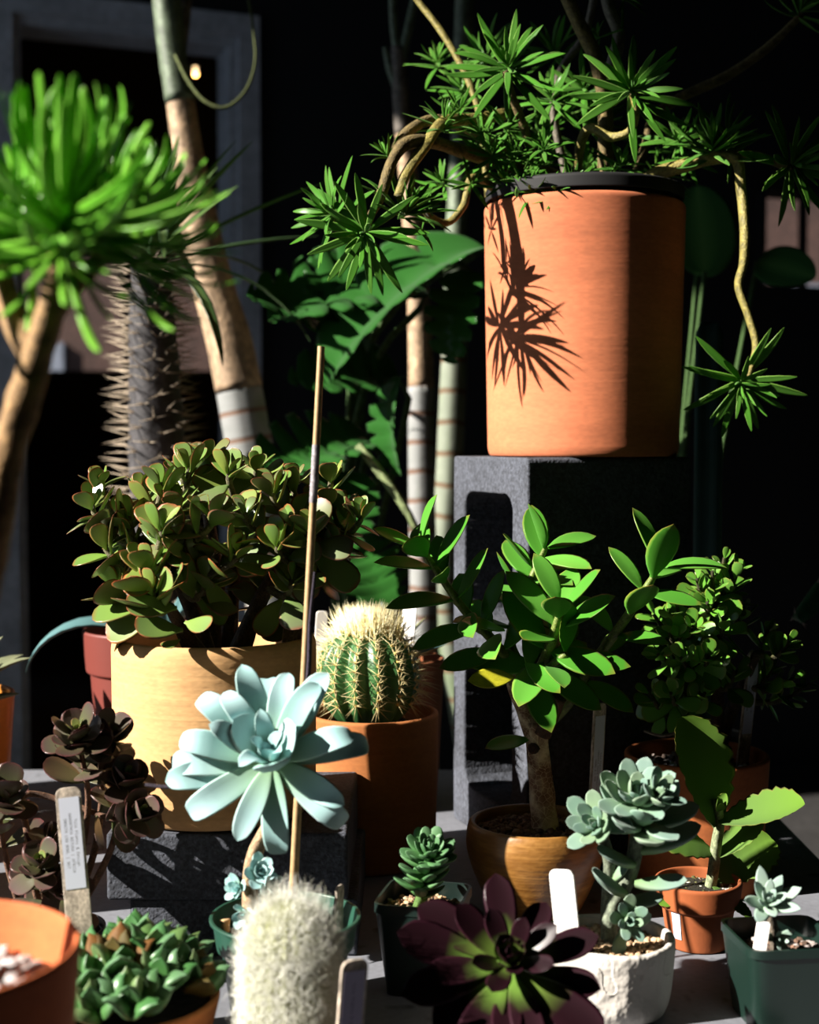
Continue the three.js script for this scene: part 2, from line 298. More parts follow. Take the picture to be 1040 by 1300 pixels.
// ---------- table, concrete blocks ----------
const table = thing('plant_table', 'pale grey painted display table carrying all the pots', 'table', V(0, FLOOR, -1.2));
part(table, 'table_top', boxUV(new RoundedBoxGeometry(1.26, 0.04, 1.33, 3, 0.006).translate(-0.18, -0.02, -1.285), 2.2), tableMat);
for (const [x, z] of [[-0.75, -1.88], [0.39, -1.88], [-0.75, -0.68], [0.39, -0.68]]) part(table, 'leg', box(x - 0.03, x + 0.03, FLOOR, -0.04, z - 0.03, z + 0.03), darkPaint);
const jag = (x, y, k) => (vn(x * 170 + k, y * 170 + 9) - 0.5) * 0.0007;
function ring(w0, w1, h0, h1, r, k, path) {   // rounded rectangle with a chipped outline
  const pts = [], N = 22, add = (x, y) => pts.push(new THREE.Vector2(x + jag(x, y, k), y + jag(y, x, k + 5)));
  const cs = [[w1 - r, h0 + r, -Math.PI / 2], [w1 - r, h1 - r, 0], [w0 + r, h1 - r, Math.PI / 2], [w0 + r, h0 + r, Math.PI]];
  cs.forEach(([cx, cy, a], i) => {
    for (let j = 0; j <= 5; j++) add(cx + r * Math.cos(a + j / 5 * Math.PI / 2), cy + r * Math.sin(a + j / 5 * Math.PI / 2));
    const [nx, ny, na] = cs[(i + 1) % 4], e = [cx + r * Math.cos(a + Math.PI / 2), cy + r * Math.sin(a + Math.PI / 2)], s = [nx + r * Math.cos(na), ny + r * Math.sin(na)];
    for (let j = 1; j < N; j++) add(lerp(e[0], s[0], j / N), lerp(e[1], s[1], j / N));
  });
  return new path(pts);
}
const BLK = { s: 0.2, h: 0.4325, yaw: 21 * Math.PI / 180, x: 0.1267, z: -1.5 };
{ // block standing on end, hollow cores open to the left face
  const { s, h, yaw, x, z } = BLK, sh = ring(0, s, 0, h, 0.004, 1, THREE.Shape);
  sh.holes.push(ring(0.036, s - 0.03, 0.245, 0.395, 0.022, 40, THREE.Path), ring(0.036, s - 0.03, 0.045, 0.2, 0.03, 80, THREE.Path));
  const geo = new THREE.ExtrudeGeometry(sh, { depth: s - 0.004, bevelEnabled: true, bevelThickness: 0.002, bevelSize: 0.0015, bevelSegments: 2, steps: 1 });
  boxUV(geo, 4);
  // outline x -> away from the lens along the left face, extrusion -> to the right along the front face
  const ex = V(-Math.sin(yaw), 0, -Math.cos(yaw)), ez = V(Math.cos(yaw), 0, -Math.sin(yaw));
  geo.applyMatrix4(new THREE.Matrix4().makeBasis(ex, Y, ez)); geo.translate(x, 0.0035, z);
  const b = thing('concrete_block', 'tall charcoal hollow concrete block on end under the big terracotta pot', 'block', V(x + 0.06, 0, z - 0.13));
  part(b, 'block', geo, concrete).material.side = THREE.DoubleSide;
}
function paver(x0, x1, y0, y1, z0, z1, label, k) {
  const geo = new RoundedBoxGeometry(x1 - x0, y1 - y0, z1 - z0, 3, 0.0035).translate((x0 + x1) / 2, (y0 + y1) / 2, (z0 + z1) / 2); boxUV(geo, 4.5 + k);
  const t = thing('concrete_paver', label, 'paver', V((x0 + x1) / 2, y0, (z0 + z1) / 2)); part(t, 'slab', geo, concrete);
}
paver(-0.247, -0.046, 0, 0.052, -1.46, -1.232, 'lower dark concrete paver lying on the table under another paver', 0.3);
paver(-0.266, -0.054, 0.052, 0.112, -1.46, -1.226, 'upper rough concrete paver carrying the beige jade plant pot', 0);

// ---------- plant labels ----------
const wood = std({ color: 0xeae0d4, map: barkTex, roughness: 0.8 });
const whiteTag = phy({ color: 0xeeece8, roughness: 0.5 });
function tag(label, px, pTop, pBot, d, w, yaw, lean, mat, lines, o = {}) {
  const { from = 0.12, to = 0.72, dBot = d, corner = 0.35, name = 'plant_label', tone = '#c9cfdd', fs = 1 } = o;
  const top = at(px[0], pTop, d), bot = at(px[1], pBot, dBot), L = top.distanceTo(bot), q = orient(V(Math.sin(yaw), 0, Math.cos(yaw)), top.clone().sub(bot)), T = 0.0018;
  const t = thing(name, label, 'plant label', bot);
  const r = w * corner, sh = new THREE.Shape(); sh.moveTo(-w / 2, 0); sh.lineTo(w / 2, 0); sh.lineTo(w / 2, L - r); sh.quadraticCurveTo(w / 2, L, w / 2 - r, L); sh.lineTo(-w / 2 + r, L); sh.quadraticCurveTo(-w / 2, L, -w / 2, L - r); sh.closePath();
  const up = top.clone().sub(bot).normalize(), f = V(Math.sin(yaw), 0, Math.cos(yaw)); f.addScaledVector(up, -f.dot(up)).normalize(); const rx = up.clone().cross(f), M = new THREE.Matrix4().makeBasis(rx, up, f).setPosition(bot);
  part(t, 'stake', boxUV(new THREE.ExtrudeGeometry(sh, { depth: T, bevelEnabled: true, bevelSize: 0.0003, bevelThickness: 0.0003, bevelSegments: 1 }), 20).applyMatrix4(M), mat);
  if (lines) {
    const y1 = L * (1 - from), y0 = L * (1 - to), sw = w * 0.82, Wc = 192, Hc = Math.round(Wc * (y1 - y0) / sw), cv = document.createElement('canvas'); cv.width = Wc; cv.height = Hc;
    const c = cv.getContext('2d'); c.fillStyle = tone; c.fillRect(0, 0, Wc, Hc); c.fillStyle = '#20242c'; c.translate(Wc / 2, Hc / 2); c.rotate(Math.PI / 2); c.textAlign = 'center'; c.textBaseline = 'middle';
    lines.forEach((s, i) => { c.font = '38px monospace'; const tw = c.measureText(s).width, k = Math.min(fs, Hc * 0.86 / tw); c.font = `${38 * k}px monospace`; c.fillText(s, 0, (i - (lines.length - 1) / 2) * 48); });
    const tx = new THREE.CanvasTexture(cv); tx.colorSpace = THREE.SRGBColorSpace;
    const st = new THREE.BoxGeometry(sw, y1 - y0, 0.0003).translate(0, (y0 + y1) / 2, T + 0.0006).applyMatrix4(M);
    part(t, 'printed_sticker', st, phy({ map: tx, roughness: 0.45 }));
  }
  return t;
}
tag('wooden label with grey printed sticker stuck behind the haworthia', [86, 103], 1000, 1200, 1.075, 0.0185, 0.2, 0, wood, ['Tula Plants & Design', 'HAWORTHIA RETUSA | AFRICA', 'SMOOTH LOW BOWL | $67'], { from: 0.06, to: 0.64, dBot: 1.06 });
tag('narrow wooden label with printed sticker in the round brown pot', [761, 752], 893, 1062, 1.385, 0.0175, 0.75, 0, wood, ['Tula Plants & Design', 'CRASSULA OVATA UNDULATA', 'CHOMO 4 | $48'], { from: 0.09, to: 0.9 });
tag('wooden label with printed sticker in the dark jade plant pot at the right', [957, 940], 826, 985, 1.445, 0.0175, 0.65, 0, wood, ['Tula Plants & Design', 'CRASSULA PINK', '10in BELL | $148'], { from: 0.08, to: 0.66 });
tag('blank bright white label in the white pot', [713, 726], 1104, 1232, 1.088, 0.0195, -0.45, 0, whiteTag, null, { corner: 0.3 });
tag('wooden label with lilac grey sticker beside the white woolly cactus', [450, 440], 1218, 1345, 0.925, 0.0195, 0.55, 0, wood, ['Tula Plants & Design'], { from: 0.1, to: 0.9, tone: '#9a93ad' });
tag('small wooden label turned edge on in the green plastic pot', [430, 427], 1124, 1215, 1.105, 0.0125, 1.2, 0, wood, null);
tag('worn white label standing behind the golden barrel cactus', [521, 514], 772, 850, 1.6, 0.0155, -0.3, 0, whiteTag, null, { corner: 0.1, dBot: 1.58 });
tag('tan label with printed sticker inside the beige jade pot', [379, 368], 700, 840, 1.345, 0.0185, 0.35, 0, wood, ['Tula Plants & Design', 'CRASSULA OVATA'], { from: 0.04, to: 0.6, tone: '#b9ad9c' });
tag('small white label stuck in the dark green square pot at the right', [970, 962], 1170, 1222, 1.075, 0.0095, -0.2, 0, whiteTag, null, { corner: 0.1 });
tag('pale grey label tip behind the spines of the barrel cactus', [409, 404], 776, 850, 1.63, 0.0125, 0.2, 0, whiteTag, null, { corner: 0.3 });

// ---------- pots ----------
function pot(g, c, list, mat, seg) { return part(g, 'pot', lathe(list, c, seg), mat); }
const cleanRim = (r, h, rb, w = 0.006, deep = 0.03) => [[0.001, 0.004, 0], [rb - w, 0.004, 0.002], [rb - w, 0, 0.001], [rb, 0, 0.008], [r, h, 0.004], [r - w, h, 0.003], [r - w, h - deep, 0.002], [0.001, h - deep, 0]];

// big terracotta cylinder with a branching succulent in a black nursery liner
const tallC = V(0.198, BLK.h + 0.0055, -1.622);
const tall = thing('potted_branching_succulent', 'sprawling narrow-leaved succulent in a big terracotta cylinder on the tall block', 'potted plant', tallC);
pot(tall, tallC, [[0.001, 0.006, 0], [0.098, 0.006, 0.002], [0.1, 0, 0.002], [0.106, 0.0, 0.004], [0.1085, 0.008, 0.004], [0.1135, 0.281, 0.006], [0.105, 0.283, 0.004], [0.103, 0.2, 0.002], [0.001, 0.2, 0]], clay(0xd67e54));
part(tall, 'nursery_liner', lathe([[0.095, 0.22, 0], [0.1, 0.294, 0.002], [0.109, 0.297, 0.003], [0.1095, 0.287, 0.003], [0.1115, 0.286, 0.002], [0.112, 0.3, 0.003], [0.107, 0.302, 0.003], [0.098, 0.3, 0.003], [0.094, 0.24, 0]], tallC), plastic(0x08080a, { roughness: 0.75, clearcoat: 0 }));
part(tall, 'soil', soilDisc(tallC.clone().add(V(0, 0.282, 0)), 0.098), soilMat);
{
  const stemMat = bark(0x8a7a4a), stemYellow = bark(0xa8a052, { roughness: 0.6 }), stemGrey = bark(0x8a8578);
  const gc = (t, e, top) => { const rib = Math.exp(-((e - 0.0) ** 2) / 0.02) * 0.5, edge = e > 0.85 ? 0.8 : 0; return mix3(mix3([0.06, 0.2, 0.016], [0.32, 0.46, 0.1], edge * 0.55), [0.13, 0.3, 0.06], rib * 0.5); };
  const G = [0.25, 0.5, 0.05, -0.35].map((b) => leafGeo({ W: 0.132, T: 0.05, a: 0.75, b: 0.75, w0: 0.25, theta: (t) => -b * t * t * 1.2 + 0.1, fold: 0.25, nu: 8, nv: 8, color: gc }));
  const mats = [sheer(0xffffff), sheer(0xd8e8c8), sheer(0xeaffd8)];
  const stem = (pts, r, m = stemMat) => part(tall, 'stem', tube(pts.map((p) => at(...p)), r, pts.length * 6, 10, 0.12, 90), m);
  const R = (parent, px, py, d, axis, size, n = 30, o = {}) => rosette(tall, parent, 'leaf', at(px, py, d), V(...axis), { n, size: size / FOCAL * d, s0: 0.35, s1: 1, a0: 0.2, a1: 1.75, p: 0.75, geos: G, mats, jit: 0.2, lift: 0.25, ...o });
  const main = stem([[768, 262, 1.64], [769, 200, 1.64], [768, 130, 1.635], [755, 70, 1.63], [735, 30, 1.625], [708, -30, 1.62]], [0.0105, 0.0095, 0.0085, 0.0085, 0.008, 0.007]);
  const s6 = stem([[735, 262, 1.65], [705, 225, 1.63], [670, 216, 1.61], [635, 208, 1.59], [595, 195, 1.56], [545, 180, 1.53], [515, 183, 1.51], [498, 205, 1.5], [485, 245, 1.49], [470, 275, 1.485]], [0.009, 0.009, 0.008, 0.0075, 0.0075, 0.007, 0.007, 0.006, 0.006, 0.004]);
  const s7 = stem([[690, 240, 1.66], [655, 210, 1.65], [600, 165, 1.62], [580, 158, 1.6], [545, 153, 1.57], [515, 170, 1.55], [500, 190, 1.545]], [0.008, 0.007, 0.0075, 0.007, 0.006, 0.006, 0.004]);
  const s8 = stem([[640, 145, 1.62], [600, 152, 1.59], [562, 155, 1.545], [540, 185, 1.52], [515, 222, 1.5], [505, 250, 1.49]], [0.007, 0.007, 0.006, 0.006, 0.0055, 0.005], stemYellow);
  const s9 = stem([[640, 250, 1.6], [600, 225, 1.57], [588, 262, 1.55], [568, 283, 1.54], [548, 276, 1.53], [535, 265, 1.525]], [0.004, 0.004, 0.0042, 0.004, 0.004, 0.003], stemYellow);
  const s5 = stem([[790, 262, 1.6], [825, 226, 1.58], [870, 210, 1.57], [915, 200, 1.56], [934, 202, 1.555], [941, 240, 1.55], [946, 300, 1.54], [944, 335, 1.54], [938, 362, 1.54], [950, 400, 1.535], [960, 440, 1.53], [950, 478, 1.525]], [0.009, 0.0085, 0.008, 0.007, 0.006, 0.0055, 0.0055, 0.005, 0.0045, 0.0045, 0.004, 0.0035], stemYellow);
  const s5b = stem([[915, 200, 1.56], [955, 196, 1.56], [1005, 215, 1.56]], [0.006, 0.005, 0.004]);
  const s4 = stem([[800, 250, 1.66], [820, 185, 1.67], [830, 150, 1.68], [862, 125, 1.68], [920, 98, 1.68], [975, 60, 1.68], [1018, 18, 1.68]], [0.006, 0.0055, 0.006, 0.006, 0.006, 0.0055, 0.004]);
  const s2 = stem([[770, 110, 1.66], [780, 75, 1.66], [786, 45, 1.66], [774, 10, 1.66], [768, -25, 1.66]], [0.008, 0.008, 0.0075, 0.0075, 0.007], stemGrey);
  const s3 = stem([[725, 250, 1.7], [703, 135, 1.7], [712, 90, 1.7], [742, 45, 1.7], [756, -10, 1.7]], [0.005, 0.005, 0.005, 0.005, 0.005], stemGrey);
  const s10 = stem([[735, 250, 1.61], [735, 195, 1.59], [748, 163, 1.57], [775, 174, 1.555], [800, 166, 1.54], [808, 140, 1.53], [803, 118, 1.525]], [0.006, 0.0055, 0.0055, 0.005, 0.0045, 0.004, 0.004], stemYellow);
  const s11 = stem([[620, 250, 1.66], [605, 130, 1.68], [570, 55, 1.7], [530, 0, 1.72], [515, -20, 1.72]], [0.004, 0.004, 0.004, 0.004, 0.003], stemYellow);
  const s12 = stem([[690, 255, 1.6], [668, 170, 1.58], [650, 120, 1.56], [642, 90, 1.55]], [0.005, 0.005, 0.0045, 0.004]);
  // the rosettes in the sun first, the shaded ones behind them after that
  R(s6, 462, 298, 1.475, [-0.15, -0.35, 0.9], 92, 30);
  R(s6, 415, 268, 1.5, [-0.65, 0.2, 0.6], 78, 26);
  R(s8, 520, 262, 1.5, [0.35, 0.55, 0.4], 76, 26, { a1: 1.45 });
  R(s5, 942, 490, 1.525, [-0.1, -0.5, 0.75], 82, 32);
  R(s10, 803, 112, 1.525, [0.1, 0.15, 0.95], 86, 32);
  R(s12, 645, 80, 1.55, [-0.1, 0.35, 0.85], 84, 32);
  R(s8, 566, 152, 1.545, [0.1, 0.9, 0.3], 62, 22);
  R(s7, 488, 192, 1.545, [-0.5, 0.8, 0.2], 40, 12, { a1: 1.2 });
  R(s6, 728, 232, 1.535, [0.2, 0.6, 0.75], 52, 16);
  R(s6, 600, 232, 1.55, [0.2, 0.1, 0.9], 40, 14);
  R(s7, 655, 192, 1.57, [0.1, 0.7, 0.7], 46, 16);
  R(s7, 688, 205, 1.57, [0.3, 0.5, 0.7], 44, 16);
  R(s5, 905, 180, 1.56, [-0.1, 0.7, 0.5], 82, 28);
  R(s5b, 1012, 210, 1.55, [0.3, -0.2, 0.8], 84, 28);
  R(s4, 1020, 8, 1.68, [0.3, 0.6, 0.4], 62, 22);
  R(s9, 540, 262, 1.525, [-0.7, 0.2, 0.5], 30, 10);
  for (const [px, py, d, s] of [[615, 178, 1.62, 46], [700, 60, 1.74, 70], [610, 70, 1.74, 66], [720, 130, 1.75, 70], [585, 110, 1.72, 56], [655, 235, 1.72, 60], [745, 215, 1.74, 60], [690, 160, 1.74, 64], [840, 215, 1.7, 60], [860, 190, 1.74, 60], [760, 150, 1.76, 70], [555, 75, 1.75, 50], [560, 228, 1.62, 44]])
    R(s7, px, py, d, [rr(-0.6, 0.6), rr(0.2, 0.9), 0.5], s, 20);
  R(s2, 758, 42, 1.64, [-0.4, 0.5, 0.5], 34, 10); R(s2, 800, -4, 1.64, [0.5, 0.2, 0.5], 44, 12);
  for (const [x, y, d, s] of [[625, 195, 1.56, 50], [650, 160, 1.58, 56], [690, 185, 1.56, 50], [610, 165, 1.57, 46], [665, 225, 1.55, 46], [700, 120, 1.62, 62], [740, 110, 1.66, 62], [790, 205, 1.58, 50], [585, 135, 1.6, 46], [860, 175, 1.6, 60], [930, 165, 1.6, 60]]) R(s12, x, y, d, [rr(-0.5, 0.5), rr(0.2, 0.8), 0.7], s, 18);
  // short leafy shoots rising from the soil
  for (const [x, y, d] of [[672, 238, 1.54], [705, 238, 1.53], [800, 238, 1.56], [640, 225, 1.56], [770, 225, 1.58]]) R(main, x, y, d, [rr(-0.5, 0.5), 0.8, 0.5], 44, 12);
  flush(tall, 'shaded_foliage');
}

// jade plant in the beige pot
const jadeC = V((271 - 520) / FOCAL * 1.31, 0.113, -1.31);
const jade = thing('potted_jade_plant', 'bushy jade plant with red-edged leaves in a wide beige clay pot', 'potted plant', jadeC);
pot(jade, jadeC, [[0.001, 0.004, 0], [0.082, 0.004, 0.002], [0.084, 0, 0.002], [0.0885, 0.003, 0.006], [0.0935, 0.014, 0.01], [0.0945, 0.156, 0.008], [0.091, 0.163, 0.004], [0.0855, 0.1625, 0.004], [0.084, 0.13, 0.003], [0.001, 0.13, 0]], clay(0xdcae76, { bumpScale: 0.0005 }));
part(jade, 'soil', soilDisc(jadeC.clone().add(V(0, 0.134, 0)), 0.084), soilMat);
const redEdge = (base, tip, red, k = 1) => (t, e, top) => { const ed = clamp((e - 0.9) * 9) * clamp(t * 3 - 0.7) + clamp((t - 0.93) * 12); return mix3(mix3(base, tip, t), red, clamp(ed * k)); };
{
  const col = [redEdge([0.17, 0.27, 0.05], [0.13, 0.21, 0.06], [0.3, 0.035, 0.02]), redEdge([0.2, 0.3, 0.06], [0.16, 0.24, 0.07], [0.26, 0.05, 0.03], 0.8), redEdge([0.12, 0.2, 0.05], [0.12, 0.14, 0.07], [0.2, 0.04, 0.03])];
  const G = [[0.66, 0.12, 0], [0.6, 0.14, 1], [0.68, 0.12, 2], [0.56, 0.15, 0]].map(([W, T, k], i) => leafGeo({ W, T, a: 0.95, b: 0.42, w0: 0.16, theta: (t) => [0.3, 0.1, -0.3, -0.1][i] * t, cup: [0.12, 0.05, -0.05, 0.1][i], nu: 10, nv: 10, color: col[k] }));
  const mats = [waxy(0xffffff, 0.4, { clearcoat: 0.25, clearcoatRoughness: 0.22 }), waxy(0xe0ecd0, 0.36, { clearcoat: 0.25, clearcoatRoughness: 0.22 }), waxy(0xfff0d8, 0.42)];
  const trunk = bark(0x6b5a48), twig = bark(0x8a8868);
  const mains = [[[262, 835], [250, 790], [228, 740], [205, 700]], [[268, 835], [268, 790], [255, 740], [240, 680]], [[290, 835], [292, 790], [298, 720], [305, 660]], [[300, 835], [318, 790], [345, 735], [385, 690]], [[252, 835], [232, 800], [215, 770]], [[285, 835], [280, 760], [270, 690], [262, 640]]];
  const curves = mains.map((l, i) => { const g = tube(l.map(([x, y], k) => at(x, y, 1.31 + [-0.015, 0.01, 0.02, 0, -0.035, 0.03][i] * (1 + 0.5 * k))), [0.0105, 0.0085, 0.0065, 0.005], 18, 10, 0.16, 70), c = g.userData.curve; return [c, part(jade, 'trunk', g, trunk)]; });
  const tips = [[118, 640, -0.02, 52], [128, 612, 0, 44], [135, 690, -0.05, 54], [165, 655, -0.03, 50], [205, 670, -0.07, 54], [190, 718, -0.075, 58], [150, 738, -0.05, 50], [240, 592, 0, 52], [205, 612, -0.02, 48], [262, 582, 0.03, 50], [222, 640, -0.03, 46], [180, 622, 0.03, 44], [290, 598, -0.02, 54], [325, 592, 0.02, 50], [346, 622, -0.03, 52], [272, 652, -0.05, 54], [312, 650, -0.05, 50], [300, 700, -0.06, 50], [372, 610, 0.02, 46], [392, 672, -0.05, 54], [420, 606, 0.02, 48], [440, 645, 0.03, 46], [458, 652, 0, 42], [430, 690, 0, 50], [352, 690, -0.06, 50], [250, 705, -0.03, 54], [196, 748, -0.085, 54], [265, 735, -0.05, 50], [370, 735, -0.05, 50], [330, 742, 0.03, 46], [232, 600, 0.05, 44], [405, 640, 0.04, 46]];
  jade.budget = 300;
  tips.forEach(([x, y, dz, s], i) => {
    const tip = at(x, y, 1.31 + dz); let best = null, bd = 1e9;
    for (const [c, m] of curves) for (let k = 2; k <= 10; k++) { const p = c.getPoint(k / 10), d = p.distanceTo(tip) + (p.y > tip.y - 0.012 ? 0.3 : 0); if (d < bd) { bd = d; best = [p, m, c.getTangent(k / 10)]; } }
    const [p, m, tg] = best, mid = p.clone().lerp(tip, 0.5).add(V(0, -0.012, 0)).addScaledVector(tip.clone().sub(jadeC).setY(0).normalize(), 0.006);
    const g = tube([p, mid, tip.clone().add(V(0, -0.006, 0)), tip], [0.0042, 0.0036, 0.0028, 0.0016], 12, 8, 0.1, 120), c = g.userData.curve, b = part(jade, 'twig', g, twig);
    pairs(jade, b, 'leaf', c, { n: 6, from: 0.32, to: 0.99, s0: 1.0, s1: 0.42, a0: 1.35, a1: 0.5, size: s * 1.2 / FOCAL * 1.31, geos: G, mats, jit: 0.3, face: 0.35 });
  });
  for (const [x, y, d, dx, dy, dz, s] of [[232, 800, 1.215, -0.95, 0.05, 0.25, 62], [225, 772, 1.22, -0.98, 0.02, 0.2, 66], [235, 790, 1.21, 0.8, -0.1, 0.5, 46], [228, 812, 1.215, -0.5, -0.3, 0.6, 30]]) { jade.budget = 1; leaf(jade, curves[4][1], 'leaf', G[0], mats[0], at(x, y, d), V(dx, dy, dz), V(-0.2, 0.7, 0.7), s / FOCAL * 1.22); }
  flush(jade, 'hidden_leaves');
}

// crassula tree in the round brown glazed pot
const crC = V((682 - 520) / FOCAL * 1.365, 0, -1.365);
const cr = thing('potted_crassula_tree', 'large-leaved green crassula with thick netted trunk in a round brown glazed pot', 'potted plant', crC);
{
  const tGlaze = tex(256, 512, (u, v) => { const l = fbm(u, v, 2, 60, 4), b = fbm(u + 0.1, v, 6, 4, 4), f = fbm(u, v, 40, 90, 2); return mix3(hex(0x6b4416), hex(0xb98a4c), clamp(0.4 + 0.8 * (l - 0.5) + 0.6 * (b - 0.5) + 0.5 * (f - 0.5))); });
  pot(cr, crC, [[0.001, 0.003, 0], [0.04, 0.003, 0.001], [0.044, 0, 0.004], [0.05, 0.012, 0.01], [0.064, 0.045, 0.02], [0.0685, 0.066, 0.012], [0.066, 0.083, 0.006], [0.0625, 0.087, 0.003], [0.0585, 0.085, 0.003], [0.057, 0.065, 0.003], [0.001, 0.065, 0]], phy({ map: tGlaze, roughness: 0.42, clearcoat: 0.35, clearcoatRoughness: 0.3, bumpMap: tClayBump, bumpScale: 0.0006 }));
  part(cr, 'soil', soilDisc(crC.clone().add(V(0, 0.072, 0)), 0.0575), soilMat);
  part(cr, 'gravel', grit(crC.clone().add(V(0, 0.075, 0)), 0, 0.056, 620, 0.0032, [[0.2, 0.1, 0.055], [0.14, 0.07, 0.04], [0.26, 0.15, 0.09], [0.1, 0.05, 0.03]]), stone, cr, { kind: 'stuff' });
  const tNet = tex(256, 256, (u, v) => { // corky net of pale cracks over brown bark
    let d1 = 9, d2 = 9; const n = 14, x = u * n, y = v * n; for (let i = -1; i <= 1; i++) for (let j = -1; j <= 1; j++) { const cx = Math.floor(x) + i, cy = Math.floor(y) + j, wx = ((cx % n) + n) % n, wy = ((cy % n) + n) % n, dx = cx + H[wx * 31 + wy * 977] - x, dy = cy + H[wx * 131 + wy * 577 + 99] - y, d = Math.hypot(dx, dy); if (d < d1) { d2 = d1; d1 = d; } else if (d < d2) d2 = d; }
    const e = clamp((d2 - d1) * 5), k = fbm(u, v, 6, 6, 4); return mix3([0.86, 0.8, 0.66], mix3([0.3, 0.19, 0.12], [0.48, 0.34, 0.24], k), clamp(e * 1.8) * clamp(0.6 + 2.0 * (k - 0.5))); });
  tNet.repeat.set(1, 1);
  const net = std({ map: tNet, bumpMap: tNet, bumpScale: 0.0008, roughness: 0.75 }), green = bark(0x86a04a, { roughness: 0.5, bumpScale: 0.0004 });
  const D = 1.365, P = (l) => l.map(([x, y, d]) => at(x, y, D + (d ?? 0)));
  const trunk = part(cr, 'trunk', tube(P([[692, 1056], [690, 1030], [686, 985], [682, 945], [680, 915]]), [0.0155, 0.0125, 0.0122, 0.0112, 0.0118], 20, 14, 0.14, 80), net);
  const fa = part(cr, 'trunk_fork', tube(P([[680, 935], [668, 905], [655, 878], [650, 862], [655, 845]]), [0.0105, 0.0085, 0.0072, 0.0058, 0.005], 14, 12, 0.14, 80), net);
  const fb = part(cr, 'trunk_fork', tube(P([[683, 930], [690, 905, 0.01], [680, 880, 0.015], [668, 860, 0.01]]), [0.0105, 0.009, 0.008, 0.0055], 12, 12, 0.14, 80), net);
  part(cr, 'cut_stub', tube(P([[688, 930, -0.005], [700, 910, -0.012], [707, 892, -0.016], [711, 885, -0.018]]), [0.01, 0.0075, 0.0068, 0.0072], 10, 12, 0.14, 80), bark(0x6e5138), trunk);
  part(cr, 'pruning_scar', tube(P([[678, 950, -0.008], [677, 951, -0.0135]]), [0.0065, 0.0045], 3, 10, 0.2, 200), bark(0x4a2f1f), trunk);
  const col = [redEdge([0.08, 0.27, 0.03], [0.06, 0.23, 0.02], [0.28, 0.1, 0.03], 0.55), redEdge([0.1, 0.3, 0.04], [0.08, 0.26, 0.03], [0.25, 0.14, 0.04], 0.5)];
  const G = [[0.46, 0.1, 0.2], [0.42, 0.1, -0.2], [0.5, 0.09, 0.05], [0.42, 0.11, -0.35]].map(([W, T, b], i) => leafGeo({ W, T, a: 0.8, b: 0.66, w0: 0.2, theta: (t) => b * t, cup: 0.1, fold: 0.12, nu: 10, nv: 10, mucro: 0.03, color: col[i % 2] }));
  const mats = [waxy(0xffffff, 0.38, { transmission: 0 }), sheer(0xf2ffe6, 0.22), sheer(0xe2f6d2, 0.2)];
  const B = (l, r, o, m = green) => { const g = tube(P(l), r, l.length * 5, 10, 0.06, 120), c = g.userData.curve, b = part(cr, 'branch', g, m); if (o) pairs(cr, b, 'leaf', c, { geos: G, mats, jit: 0.25, droop: 0, face: 0.5, r: 0.005, ...o, size: o.size * 1.36 / FOCAL * D }); return b; };
  B([[656, 852, 0], [625, 812, -0.02], [590, 775, -0.035], [555, 725, -0.045], [532, 690, -0.05]], [0.0052, 0.0048, 0.0042, 0.0036, 0.002], { n: 9, from: 0.16, to: 1, s0: 1, s1: 0.75, a0: 1.4, a1: 0.8, size: 62 });
  B([[672, 862, 0.01], [648, 815, 0.015], [660, 770, 0.02], [680, 725, 0.02], [693, 695, 0.015]], [0.0055, 0.005, 0.0048, 0.0045, 0.0025], { n: 7, from: 0.35, to: 1, s0: 1, s1: 0.82, a0: 1.45, a1: 0.85, size: 62 });
  B([[676, 868, -0.005], [690, 840, -0.03], [705, 800, -0.05], [713, 768, -0.06]], [0.0055, 0.005, 0.0048, 0.0025], { n: 7, from: 0.2, to: 1, s0: 1.05, s1: 0.85, a0: 1.5, a1: 0.75, size: 66 });
  B([[690, 925, 0.01], [720, 895, 0.005], [755, 840, -0.005], [790, 792, -0.02], [822, 745, -0.025], [838, 718, -0.025]], [0.0055, 0.0052, 0.005, 0.0046, 0.004, 0.002], { n: 7, from: 0.32, to: 1, s0: 0.75, s1: 0.85, a0: 1.35, a1: 0.8, size: 66 });
  B([[672, 868, 0], [660, 855, -0.015], [690, 850, -0.04], [720, 830, -0.05]], [0.005, 0.0045, 0.004, 0.003], { n: 3, from: 0.5, to: 1, s0: 0.9, s1: 0.9, a0: 1.2, a1: 0.9, size: 58 });
  const single = (px, py, d, dx, dy, dz, s, m = mats[0], up = V(-0.3, 1, 0.6)) => leaf(cr, trunk, 'leaf', G[2], m, at(px, py, D + d), V(dx, dy, dz), up, s / FOCAL * D);
  single(672, 938, -0.005, -0.9, -0.15, 0.3, 60); single(688, 845, -0.05, -0.25, -0.45, 0.5, 58); single(652, 860, -0.055, -0.98, -0.06, 0.15, 56, phy({ color: 0xc6c22e, map: tSpeck, roughness: 0.4 }), V(-0.2, 0.55, 0.8)); single(668, 842, -0.06, 0.6, -0.5, 0.5, 58); single(640, 800, -0.05, -0.8, 0.2, 0.4, 60);
}

